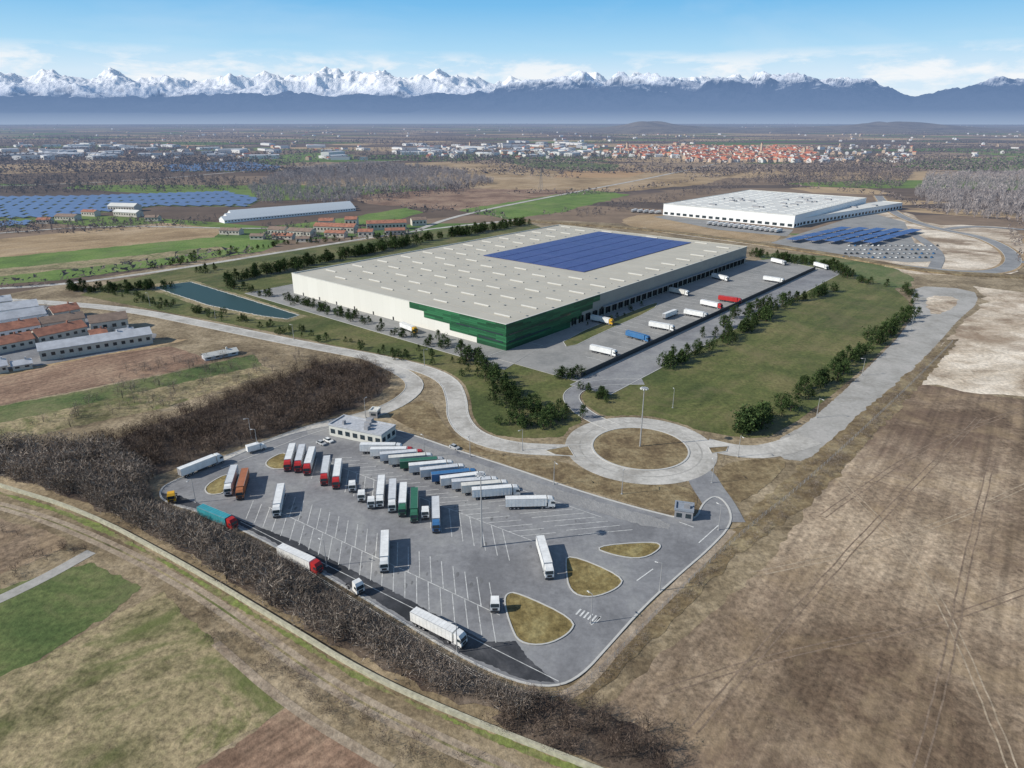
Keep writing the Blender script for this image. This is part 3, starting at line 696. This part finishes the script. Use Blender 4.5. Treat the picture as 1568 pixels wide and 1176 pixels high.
belt([(1540,345),(1700,345),(1700,440),(1568,430)],.006,4,8,barkf)
pos=[];ht=[]
def hedge(px,h0,h1,sp_=7):
    P=GP(px)
    for i in range(len(P)-1):
        d=(P[i+1]-P[i]); k=int(d.length/sp_)
        for j in range(k):
            q=P[i].lerp(P[i+1],j/k)
            if noise.noise(q/60)>-.25: pos.append((q.x+R_.gauss(0,3),q.y+R_.gauss(0,3))); ht.append(R_.uniform(h0,h1))
for l in ([(0,370),(250,340)],[(340,362),(440,368)],[(640,320),(700,322),(780,336)],[(960,293),(1150,263)],[(530,300),(620,296)],[(740,246),(950,252),(1150,262)],[(1250,264),(1568,262)],[(0,268),(250,266)],[(500,235),(700,245)],[(1180,283),(1360,300)],[(860,300),(960,294)],[(620,318),(660,326)],[(100,428),(400,385)],[(1280,256),(1400,259),(1568,263)],[(0,440),(90,434)],[(700,298),(960,294)],[(360,252),(560,238)],[(1360,300),(1430,325),(1568,342)]): hedge(l,4,10)
for i in range(360):
    v=184+ (R_.random()**1.3)*78; u=R_.uniform(-150,1720); c=G(u,v+3)
    if 1000<u<1240 and 222<v<248: continue
    dist=c.length; a=R_.choice([.35,2.6,.1,3.0])+R_.uniform(-.2,.2); ln=R_.uniform(120,600)*(1+dist/5000); sp_=max(10,dist/200)
    if c.y<1150: continue
    k=int(ln/sp_); 
    for j in range(k):
        t=(j/k-.5)*ln; pos.append((c.x+math.cos(a)*t+R_.gauss(0,sp_*.45),c.y+math.sin(a)*t+R_.gauss(0,sp_*.45))); ht.append(R_.uniform(7,13)*(1+dist/14000))
scatter_mesh('distant_trees',pos,ht,PT2,barkf,1.6)
leaf=leafmat('evergreen_foliage',[(0,(.02,.036,.014)),(.45,(.038,.064,.022)),(.8,(.06,.092,.03)),(1,(.09,.12,.045))])
trunkm=smat('tree_bark',(.09,.065,.045),.9)
def green_tree(seed,conic):
    r=np.random.default_rng(seed); b=MB(); b.cyl((0,0,0),.03,.75,'z',1,6,.012)
    for i in range(7):
        a=r.uniform(0,6.28); z=r.uniform(.2,.6); l=r.uniform(.15,.28); d=np.array([math.cos(a)*l,math.sin(a)*l,l*.6]); s=.012
        b.face([(0,0,z-s),(0,0,z+s),(d[0],d[1],z+d[2])],1)
    cl=[]
    for i in range(40):
        a=r.uniform(0,6.28); z=r.uniform(.08,.97)
        rad=(1.04-z)*.44+.03 if conic else .38*math.sqrt(max(.02,1-((z-.5)/.52)**2))
        rr=rad*math.sqrt(r.uniform(.05,1.05)); cl.append((rr*math.cos(a),rr*math.sin(a),z,r.uniform(.06,.12)))
    for (x,y,z,s) in cl:
        for k in range(15):
            c=np.array([x,y,z])+r.normal(0,s*.6,3); q=c[None,:]+r.normal(0,.034,(3,3)); q[:,2]=np.maximum(q[:,2],.01); b.face(q,0)
    me=pymesh('evergreen_tree',b.V,b.F,b.M); me.materials.append(leaf); me.materials.append(trunkm); return me
TM=[green_tree(s,s%2==0) for s in range(7)]
ntree=0
def tree(p,h):
    global ntree; ntree+=1
    o=bpy.data.objects.new('evergreen_tree',R_.choice(TM)); sc.collection.objects.link(o); o.location=(p.x,p.y,.05); w=h*R_.uniform(.85,1.2)
    o.scale=(w,w,h); o.rotation_euler=(0,0,R_.uniform(0,6.28))
def trow(px,n,jit,h0,h1):
    P=GP(px); seg=[(P[i+1]-P[i]).length for i in range(len(P)-1)]; tot=sum(seg)
    for k in range(n):
        t=R_.random()*tot; i=0
        while t>seg[i] and i<len(seg)-1: t-=seg[i]; i+=1
        p=P[i].lerp(P[i+1],min(1,t/seg[i]))+Vector((R_.gauss(0,jit),R_.gauss(0,jit),0)); tree(p,R_.uniform(h0,h1))
trow([(350,432),(480,405),(640,372),(800,344)],190,4,6,11)
trow([(105,444),(180,446),(260,440)],50,3,4,8)
trow([(240,412),(330,392),(440,375),(620,362)],50,5,3,7)
trow([(350,440),(450,462),(540,490),(640,522),(720,542)],75,2.5,3,7)
trow([(110,444),(180,450),(240,466),(400,500),(540,530),(620,550)],90,3,2.5,5)
trow([(640,540),(700,560),(740,580)],12,4,3,5)
trow([(720,545),(750,575),(775,610)],24,3,5,8)
trow([(770,600),(800,635),(850,640),(880,635)],36,4,4,7)
trow([(765,650),(800,655),(850,645)],16,2,4,6)
trow([(1015,563),(1070,545),(1140,505),(1200,468),(1270,445)],85,3,5,8.5)
trow([(1080,520),(1110,500),(1180,465)],14,2,6,9)
trow([(1140,668),(1160,650),(1200,625),(1260,585),(1330,535),(1392,485)],80,2.2,5,9)
trow([(1140,665),(1175,640)],6,2,9,12)
trow([(1392,485),(1398,455),(1370,442),(1310,432)],20,2,4,7)
trow([(1150,392),(1200,400),(1300,415)],40,4,5,9)
trow([(1270,405),(1300,428)],16,3,6,10)
trow([(895,600),(935,615)],14,2,3,5)
trow([(845,577),(885,577)],9,2,4,6)
trow([(860,515),(990,468)],12,3,2,4)
trow([(300,420),(330,412)],6,4,4,7)
print('trees',ntree)

# ---------------- vehicles ----------------
chas=smat('chassis_dark',(.05,.05,.055),.7)
paints={}
def paint(n,c):
    if n not in paints: paints[n]=smat('paint_'+n,c,.4,var=.12,spec=.4,vs=.5)
    return paints[n]
PC={'white':(.76,.76,.74),'cream':(.66,.64,.58),'silver':(.60,.61,.62),'red':(.45,.03,.03),'blue':(.05,.16,.34),'teal':(.05,.30,.35),'green':(.04,.15,.09),'orange':(.38,.14,.06),'yellow':(.65,.36,.03),'grey':(.45,.46,.47),'black':(.03,.03,.035)}
def cab(b,x,pm,gm,cm):
    b.prof([(x,1.0),(x+2.25,.75),(x+2.35,1.1),(x+2.32,1.95),(x+2.1,3.05),(x+1.5,3.75),(x+.1,3.95),(x,3.9)],-1.22,1.22,pm,.14,3.2)
    b.face([(x+2.335,-1.1,2.0),(x+2.335,1.1,2.0),(x+2.14,1.02,2.98),(x+2.14,-1.02,2.98)],gm)
    for s in (-1,1):
        b.face([(x+1.0,s*1.235,2.05),(x+2.1,s*1.235,2.05),(x+1.95,s*1.235,2.85),(x+1.0,s*1.235,2.85)],gm)
        b.box(x+2.1,x+2.3,s*1.25-.04+s*.12,s*1.25+.04+s*.12,2.0,2.8,cm)
        b.box(x+2.3,x+2.4,s*.9-.2,s*.9+.2,.95,1.15,3)
    b.box(x+2.2,x+2.42,-1.15,1.15,.4,.85,cm); b.box(x+2.3,x+2.38,-.7,.7,1.1,1.8,cm)
def wheels(b,xs,tm,rm=3):
    for x in xs:
        for s in (-1,1):
            y=s*1.22-(.3 if s>0 else 0); b.cyl((x,y,.5),.5,.3,'y',tm,12); 
            yy=y-.01 if s<0 else y+.3; b.cyl((x,yy,.5),.24,.012,'y',rm,8)
TMESH={}
def truck_mesh(kind,tc,cc):
    k=(kind,tc,cc)
    if k in TMESH: return TMESH[k]
    b=MB()
    if kind=='semi':
        b.box(-8.2,5.3,-1.26,1.26,1.2,3.98,0)
        b.box(-8.26,-8.2,-1.2,1.2,1.25,3.9,3); b.box(-8.3,-8.26,-.02,.02,1.3,3.85,2)
        for i in range(11):
            x=-7.6+i*1.2
            for s in (-1,1): b.box(x,x+.06,s*1.275-.012,s*1.275+.012,1.3,3.9,0)
            b.box(x,x+.08,-1.19,1.19,3.985,4.0,0)
        b.box(-8.2,5.3,-1.29,1.29,1.12,1.19,2); b.box(-8.2,5.3,-1.29,-1.2,3.985,4.03,3); b.box(-8.2,5.3,1.2,1.29,3.985,4.03,3)
        b.box(-8.1,5.0,-.45,.45,.75,1.11,2); b.box(-2.2,1.4,-1.2,-1.05,.45,1.1,2); b.box(-2.2,1.4,1.05,1.2,.45,1.1,2)
        b.box(1.9,2.1,-.9,-.7,.05,1.1,2); b.box(1.9,2.1,.7,.9,.05,1.1,2)
        wheels(b,(-6.6,-5.3,-4.0,3.9,7.4),2)
        b.box(2.6,8.0,-.5,.5,.6,.95,2); b.box(4.9,6.2,.7,1.2,.45,.95,3); b.box(4.9,6.2,-1.2,-.7,.45,.95,3)
        cab(b,5.75,1,4,2)
    elif kind=='tractor':
        b.box(-3,3,-.5,.5,.6,1.0,2); wheels(b,(-1.9,1.9),2); b.cyl((-1.9,0,1.0),.5,.12,'z',2,12); b.box(-.6,.5,.7,1.2,.45,.95,3); b.box(-.6,.5,-1.2,-.7,.45,.95,3)
        b.box(-3.1,-2.9,-1.2,1.2,.6,.9,2); cab(b,.6,1,4,2)
    elif kind=='van':
        b.box(-3.6,1.2,-1.15,1.15,.9,3.2,0); b.box(-3.5,3.4,-.5,.5,.5,.9,2); wheels(b,(-2.2,2.4),2)
        b.prof([(1.4,.6),(3.6,.5),(3.65,1.3),(3.0,2.3),(1.5,2.45)],-1.05,1.05,1); b.face([(3.62,-.95,1.38),(3.62,.95,1.38),(3.06,.9,2.25),(3.06,-.9,2.25)],4)
    elif kind=='car':
        b.prof([(-2.15,.3),(2.15,.3),(2.2,.75),(1.3,.95),(-2.0,1.0),(-2.2,.8)],-.88,.88,1)
        b.prof([(-1.7,.98),(1.15,.92),(.5,1.45),(-1.3,1.48)],-.78,.78,4,.1,1.2); b.box(-1.25,.45,-.62,.62,1.485,1.51,1)
        for x in (-1.35,1.35):
            for s in (-1,1): b.cyl((x,s*.9-(.2 if s>0 else 0),.32),.32,.2,'y',2,10)
    me=b.mesh(kind); 
    for mm in (paint(tc,PC[tc]),paint(cc,PC[cc]),chas,M['grey'],M['glass']): me.materials.append(mm)
    TMESH[k]=me; return me
NM={'semi':'semi_truck','tractor':'truck_tractor_unit','van':'box_van','car':'parked_car'}
def veh(kind,t,h,tc='white',cc='white',zz=.185):
    p=G(t[0],t[1],2 if kind!='car' else .7); q=G(h[0],h[1],2 if kind!='car' else .7); d=q-p; c=(p+q)/2
    me=truck_mesh(kind,tc,cc); o=bpy.data.objects.new(NM[kind],me); sc.collection.objects.link(o); o.location=(c.x,c.y,zz); o.rotation_euler=(0,0,math.atan2(d.y,d.x)+(R_.uniform(-.012,.012))); return o
S_='semi'
for t,h,tc,cc in [((557,687),(612,687),'white','white'),((570,694),(632,693),'white','red'),((582,702),(650,696),'silver','red'),((597,707),(662,702),'cream','white'),
 ((614,713),(680,708),'green','grey'),((630,719),(692,713),'white','white'),((645,726),(712,719),'silver','white'),((662,733),(730,726),'blue','blue'),((678,739),(742,731),'white','white'),
 ((694,744),(762,739),'silver','white'),((708,750),(778,744),'cream','white'),((722,757),(797,751),'white','white'),((774,771),(850,769),'white','white'),
 ((449,684),(439,719),'white','red'),((464,686),(455,720),'silver','red'),((479,690),(469,724),'white','red'),((502,702),(495,742),'silver','red'),((520,706),(513,748),'white','red'),
 ((585,732),(581,776),'white','white'),((602,737),(600,784),'silver','white'),((618,742),(616,791),'white','green'),((635,750),(634,800),'green','green'),((667,764),(668,815),'silver','blue'),
 ((590,816),(588,876),'white','white'),((826,825),(843,886),'white','white'),((432,744),(422,792),'white','white'),((360,717),(348,757),'silver','white'),((377,721),(366,764),'orange','orange'),
 ((275,726),(340,700),'white','white'),((304,781),(364,806),'teal','red'),((428,843),(492,873),'white','red'),((631,942),(714,984),'white','white')]:
    veh(S_,t,h,tc,cc)
for t,h,cc in [((541,734),(539,750),'white'),((556,748),(553,765),'white'),((570,758),(568,775),'white'),((652,772),(651,792),'white'),((265,750),(262,768),'yellow'),((535,888),(552,903),'white'),((758,908),(758,932),'white')]:
    veh('tractor',t,h,cc,cc)
veh('van',(378,688),(406,680)); 
for t,h,tc,cc in [((905,533),(944,542),'white','white'),((960,511),(994,520),'blue','blue'),((905,487),(940,494),'white','yellow'),((997,497),(1030,503),'white','white'),((1012,487),(1040,476),'white','white'),
 ((1050,478),(1082,484),'white','grey'),((1073,463),(1106,470),'white','red'),((1098,456),(1138,462),'red','red'),((1025,444),(1055,450),'cream','white'),((1090,422),(1116,428),'white','white'),
 ((1168,426),(1202,431),'white','white'),((1245,404),(1270,411),'white','white'),((1180,398),(1205,404),'white','grey'),((612,497),(640,508),'white','yellow')]:
    veh(S_,t,h,tc,cc)
for i in range(14): veh(S_,(1082+i*8,343+i*.9),(1094+i*8,340+i*.9),'white',R_.choice(['white','red','blue']),.2)
for i in range(5): veh(S_,(965+i*9,324+i*.6),(978+i*9,321+i*.6),'white',R_.choice(['white','red','blue']),.2)
for i in range(64):
    r=i//16; u=1290+(i%16)*9+r*3; v=395-r*6
    veh('car',(u,v),(u+3,v-2.2),'white',R_.choice(['white','grey','black','grey','blue','white']),.2)
for (u,v) in ((560,655),(575,660),(497,672),(486,676),(690,682)): veh('car',(u,v),(u+12,v+5),'white',R_.choice(['white','grey','black']),.2)

# ---------------- street furniture ----------------
pole=smat('galvanised_steel',(.42,.42,.42),.45,metal=.3)
def lamp_mesh(h,mast):
    b=MB(); b.cyl((0,0,0),.16 if not mast else .3,h,'z',0,8,.07 if not mast else .14); b.box(-.3,.3,-.3,.3,0,.25,0)
    if mast:
        b.cyl((0,0,h-.4),1.1,.2,'z',0,12)
        for i in range(8):
            a=i*math.pi/4; b.box(math.cos(a)*1.3-.25,math.cos(a)*1.3+.25,math.sin(a)*1.3-.25,math.sin(a)*1.3+.25,h-.75,h-.35,1)
    else:
        b.box(0,1.6,-.05,.05,h-.1,h,0); b.box(1.1,2.0,-.17,.17,h-.22,h-.1,1)
    me=b.mesh('lamp'); me.materials.append(pole); me.materials.append(M['trim']); return me
LM=lamp_mesh(9,False); MM=lamp_mesh(25,True)
def lamp(u,v,me=LM,nm='street_lamp'):
    p=G(u,v); o=bpy.data.objects.new(nm,me); sc.collection.objects.link(o); o.location=(p.x,p.y,.1); o.rotation_euler=(0,0,R_.uniform(0,6))
lamp(980,684,MM,'floodlight_mast'); lamp(738,838,MM,'floodlight_mast')
for u,v in [(385,672),(395,690),(848,742),(952,757),(1090,740),(650,560),(560,640),(1030,625),(1250,640),(1130,700),(720,700),(330,488),(230,468),(450,520),(905,955),(1010,905),(1100,812),(700,1000),(500,868),(300,770),(800,690),(650,700),(1320,575),(1395,505)]: lamp(u,v)
b=MB(); fp=chaikin(GP([(1458,525),(1390,595),(1235,740),(1130,822),(1000,945),(900,1050),(850,1072),(780,1062),(690,1018),(560,935),(430,855),(250,782)]),False,2)
for i in range(len(fp)-1):
    a,c=fp[i],fp[i+1]; d=(c-a); l=d.length; d.normalize(); n=Vector((-d.y,d.x,0))*.02
    t=0
    while t<l:
        p=a+d*t; b.box(p.x-.05,p.x+.05,p.y-.05,p.y+.05,0,1.7,0); t+=3
    for z in (.3,1.0,1.65): b.face([a+n+Vector((0,0,z)),c+n+Vector((0,0,z)),c-n+Vector((0,0,z+.04)),a-n+Vector((0,0,z+.04))],0)
obj('perimeter_fence',pymesh('perimeter_fence',b.V,b.F,b.M),[pole])
def pylon(u,v,h):
    p=G(u,v); b=MB()
    def st(a,c,w=.18):
        a=Vector(a);c=Vector(c); d=(c-a).normalized(); s=d.cross(Vector((.3,.7,.2))).normalized()*w; s2=d.cross(s).normalized()*w
        b.face([a-s,a+s,c+s,c-s]); b.face([a-s2,a+s2,c+s2,c-s2])
    w=3.0
    for i in range(8):
        z0,z1=h*i/8,h*(i+1)/8; w0,w1=w*(1-i/9),w*(1-(i+1)/9)
        for sx_,sy_ in ((1,1),(1,-1),(-1,-1),(-1,1)): st((sx_*w0,sy_*w0,z0),(sx_*w1,sy_*w1,z1)); st((sx_*w0,sy_*w0,z0),(-sy_*w1,sx_*w1,z1),.1)
    for zz in (.7,.82,.94): st((-6,0,h*zz),(6,0,h*zz),.25)
    obj('power_pylon',pymesh('pylon',b.V,b.F),[pole],loc=(p.x,p.y,0),rz=.6)
for u,v,h in ((828,292,38),(1137,262,36),(52,270,34),(905,262,34),(640,268,34)): pylon(u,v,h)

# ---------------- hills and mountains ----------------
def mountmat(name,s0,s1,hfs):
    m,nt=newmat(name); gg=N(nt,'ShaderNodeNewGeometry'); s=N(nt,'ShaderNodeSeparateXYZ'); nt.links.new(gg.outputs['Position'],s.inputs[0])
    nz=noi(nt,gg.outputs['Position'],.0007,8,.7)
    hh=mth(nt,'ADD',s.outputs[2],mth(nt,'MULTIPLY',mth(nt,'SUBTRACT',nz,.5),1900))
    sn=N(nt,'ShaderNodeSeparateXYZ'); nt.links.new(gg.outputs['True Normal'],sn.inputs[0])
    hh=mth(nt,'ADD',hh,mth(nt,'MULTIPLY',mth(nt,'SUBTRACT',sn.outputs[2],.7),1500))
    snow=ramp(nt,mth(nt,'DIVIDE',hh,4000.),[(s0,0),(s1,1)])
    col=mixc(nt,snow,(.05,.055,.075),(.97,.97,.98))
    bp=N(nt,'ShaderNodeBump'); bp.inputs['Strength'].default_value=.8; bp.inputs['Distance'].default_value=400; nt.links.new(nz,bp.inputs['Height'])
    p=N(nt,'ShaderNodeBsdfDiffuse'); nt.links.new(col,p.inputs[0]); nt.links.new(bp.outputs[0],p.inputs['Normal'])
    e=N(nt,'ShaderNodeEmission')  # painted airlight: blue glow mixed in by altitude, strongest at the foot
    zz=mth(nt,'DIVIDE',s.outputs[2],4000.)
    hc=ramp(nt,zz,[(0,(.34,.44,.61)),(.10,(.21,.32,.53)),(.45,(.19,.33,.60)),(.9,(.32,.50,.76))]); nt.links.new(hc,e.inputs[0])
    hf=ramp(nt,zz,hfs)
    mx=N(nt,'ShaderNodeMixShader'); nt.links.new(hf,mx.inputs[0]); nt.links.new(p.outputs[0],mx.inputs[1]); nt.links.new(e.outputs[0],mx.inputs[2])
    o_=N(nt,'ShaderNodeOutputMaterial'); nt.links.new(mx.outputs[0],o_.inputs[0]); return m
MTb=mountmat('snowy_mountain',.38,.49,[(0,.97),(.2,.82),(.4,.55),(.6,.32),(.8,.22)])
MTf=mountmat('haze_blue_mountain',.47,.60,[(0,.95),(.12,.76),(.4,.58),(.6,.42),(.8,.3)])
def mrange(name,tab,r0,rp,r1,nu,nr,rough,seed,mt,u0=-500,u1=2070,sc_=4200,win=45):
    P=np.zeros((nu,nr,3)); tgt=np.zeros(nu)
    for i in range(nu):
        u=u0+(u1-u0)*i/(nu-1); v=float(np.interp(u,[t[0] for t in tab],[t[1] for t in tab])); d=ray(u,v); hor=math.hypot(d.x,d.y); tz=d.z/hor; dx,dy=d.x/hor,d.y/hor
        tgt[i]=tz*rp
        for j in range(nr):
            r=r0+(r1-r0)*j/(nr-1); x,y=dx*r,dy*r
            pr_=(r-r0)/(rp-r0) if r<rp else (r1-r)/(r1-rp); pr_=max(0,pr_)
            n1=noise.ridged_multi_fractal(Vector((x/sc_+seed,y/sc_,seed)),.9,2.1,7,1.0,2.0)
            n1=min(n1,3.0)/3.0
            P[i,j]=(x,y,tz*rp*(pr_**.75)*((1-rough)+rough*1.6*n1) if pr_>0 else -10)
    rat=P[:,:,2].max(1)/tgt
    ker=np.ones(win)/win; sm=np.convolve(np.pad(rat,win//2,mode='edge'),ker,'valid')[:nu]
    for i in range(nu): P[i,:,2]=np.where(P[i,:,2]>0,P[i,:,2]/sm[i]*1.0,P[i,:,2])
    a=(np.arange(nu-1)[:,None]*nr+np.arange(nr-1)[None,:]).ravel()
    T=np.concatenate([np.stack([a,a+nr,a+nr+1],1),np.stack([a,a+nr+1,a+1],1)])
    obj(name,trimesh(name,P.reshape(-1,3),T),[mt])
back=[(-500,112),(0,110),(60,108),(130,114),(190,110),(250,118),(330,116),(420,112),(500,106),(560,108),(640,112),(700,113),(745,122),(800,121),(900,115),(1000,118),(1230,115),(1330,126),(1390,146),(1450,146),(1568,130),(2070,125)]
front=[(-500,144),(0,143),(200,146),(400,140),(600,144),(720,140),(780,126),(820,117),(860,109),(900,114),(960,110),(1050,119),(1130,115),(1230,111),(1290,120),(1320,117),(1380,137),(1400,143),(1440,136),(1500,124),(1568,114),(1640,108),(2070,120)]
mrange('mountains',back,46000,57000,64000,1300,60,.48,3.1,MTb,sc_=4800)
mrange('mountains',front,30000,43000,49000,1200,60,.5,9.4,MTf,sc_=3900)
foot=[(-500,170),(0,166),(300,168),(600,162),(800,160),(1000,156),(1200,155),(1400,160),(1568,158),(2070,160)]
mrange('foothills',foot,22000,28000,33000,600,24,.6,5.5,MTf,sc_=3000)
V=[];T=[];nu,nv=200,40
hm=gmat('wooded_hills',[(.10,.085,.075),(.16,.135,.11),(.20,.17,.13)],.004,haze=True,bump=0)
for i in range(nu):
    for j in range(nv):
        x=-1200+i*52.0; y=6500+j*110.0; u=784+1144*x/y
        k=math.exp(-((u-1000)/70)**2)*.55+math.exp(-((u-1400)/110)**2)*.6+.25*math.exp(-((u-1200)/300)**2)
        z=k*120*math.sin(math.pi*min(1,max(0,(y-6500)/4300)))*(.5+noise.noise(Vector((x/400,y/400,2)))*.7+.35)-4
        V.append((x,y,z))
for i in range(nu-1):
    for j in range(nv-1):
        a=i*nv+j; T.append((a,a+nv,a+nv+1)); T.append((a,a+nv+1,a+1))
obj('hills',trimesh('hills',V,T,smooth=True),[hm])

# ---------------- light, sky, camera ----------------
el=math.radians(33); sd=Vector((-.98*math.cos(el),-.2*math.cos(el),math.sin(el))).normalized()
sun=bpy.data.lights.new('sun','SUN'); sun.energy=5.0; sun.angle=math.radians(.5); sun.color=(1,.955,.875)
so=bpy.data.objects.new('sun',sun); sc.collection.objects.link(so); so.rotation_euler=sd.to_track_quat('Z','Y').to_euler(); so.location=(0,0,500)
w=bpy.data.worlds.new("World"); sc.world=w; w.use_nodes=True; nt=w.node_tree; nt.nodes.clear()
sky=N(nt,'ShaderNodeTexSky',sky_type='NISHITA'); sky.sun_disc=False; sky.sun_elevation=el; sky.sun_rotation=math.atan2(sd.x,sd.y)%(2*math.pi); sky.dust_density=.5; sky.ozone_density=1.5
tc=N(nt,'ShaderNodeTexCoord'); s=N(nt,'ShaderNodeSeparateXYZ'); nt.links.new(tc.outputs['Generated'],s.inputs[0])
low=ramp(nt,mth(nt,'MULTIPLY',s.outputs[2],5.0),[(0,(.72,.84,.94)),(.26,(.66,.82,.95)),(.42,(.42,.70,.92)),(.68,(.20,.52,.85)),(1,(.12,.41,.79))])
cv=N(nt,'ShaderNodeCombineXYZ'); nt.links.new(s.outputs[0],cv.inputs[0]); nt.links.new(s.outputs[1],cv.inputs[1]); nt.links.new(mth(nt,'MULTIPLY',s.outputs[2],3.5),cv.inputs[2])
cn=noi(nt,cv.outputs[0],9.5,6,.62,.2)
cm=ramp(nt,cn,[(.47,0),(.60,1)])
band=ramp(nt,mth(nt,'MULTIPLY',s.outputs[2],5.0),[(.05,0),(.22,1),(.32,.9),(.42,0)])
band2=mth(nt,'MULTIPLY',cm,band)
wisp=noi(nt,cv.outputs[0],2.2,5,.6,.5)
band2=mth(nt,'ADD',mth(nt,'MULTIPLY',band2,.9),ramp(nt,wisp,[(.5,0),(.8,.2)]),True)
low=mixc(nt,band2,low,(.93,.95,.97))
sca=N(nt,'ShaderNodeVectorMath',operation='SCALE'); nt.links.new(low,sca.inputs[0]); sca.inputs['Scale'].default_value=10.0
fin=mixc(nt,ramp(nt,s.outputs[2],[(.18,0),(.5,1)]),sca.outputs[0],sky.outputs[0])
bg=N(nt,'ShaderNodeBackground'); bg.inputs[1].default_value=.1; nt.links.new(fin,bg.inputs[0])
wo=N(nt,'ShaderNodeOutputWorld'); nt.links.new(bg.outputs[0],wo.inputs[0])
cam=bpy.data.cameras.new('camera'); cam.sensor_width=36; cam.lens=36*F/1568; cam.clip_start=1; cam.clip_end=200000
co=bpy.data.objects.new('camera',cam); sc.collection.objects.link(co); co.location=(0,0,H); co.rotation_euler=(math.pi/2-PITCH,0,0); sc.camera=co
sc.view_settings.view_transform='Standard'; sc.view_settings.look='None'; sc.view_settings.exposure=0
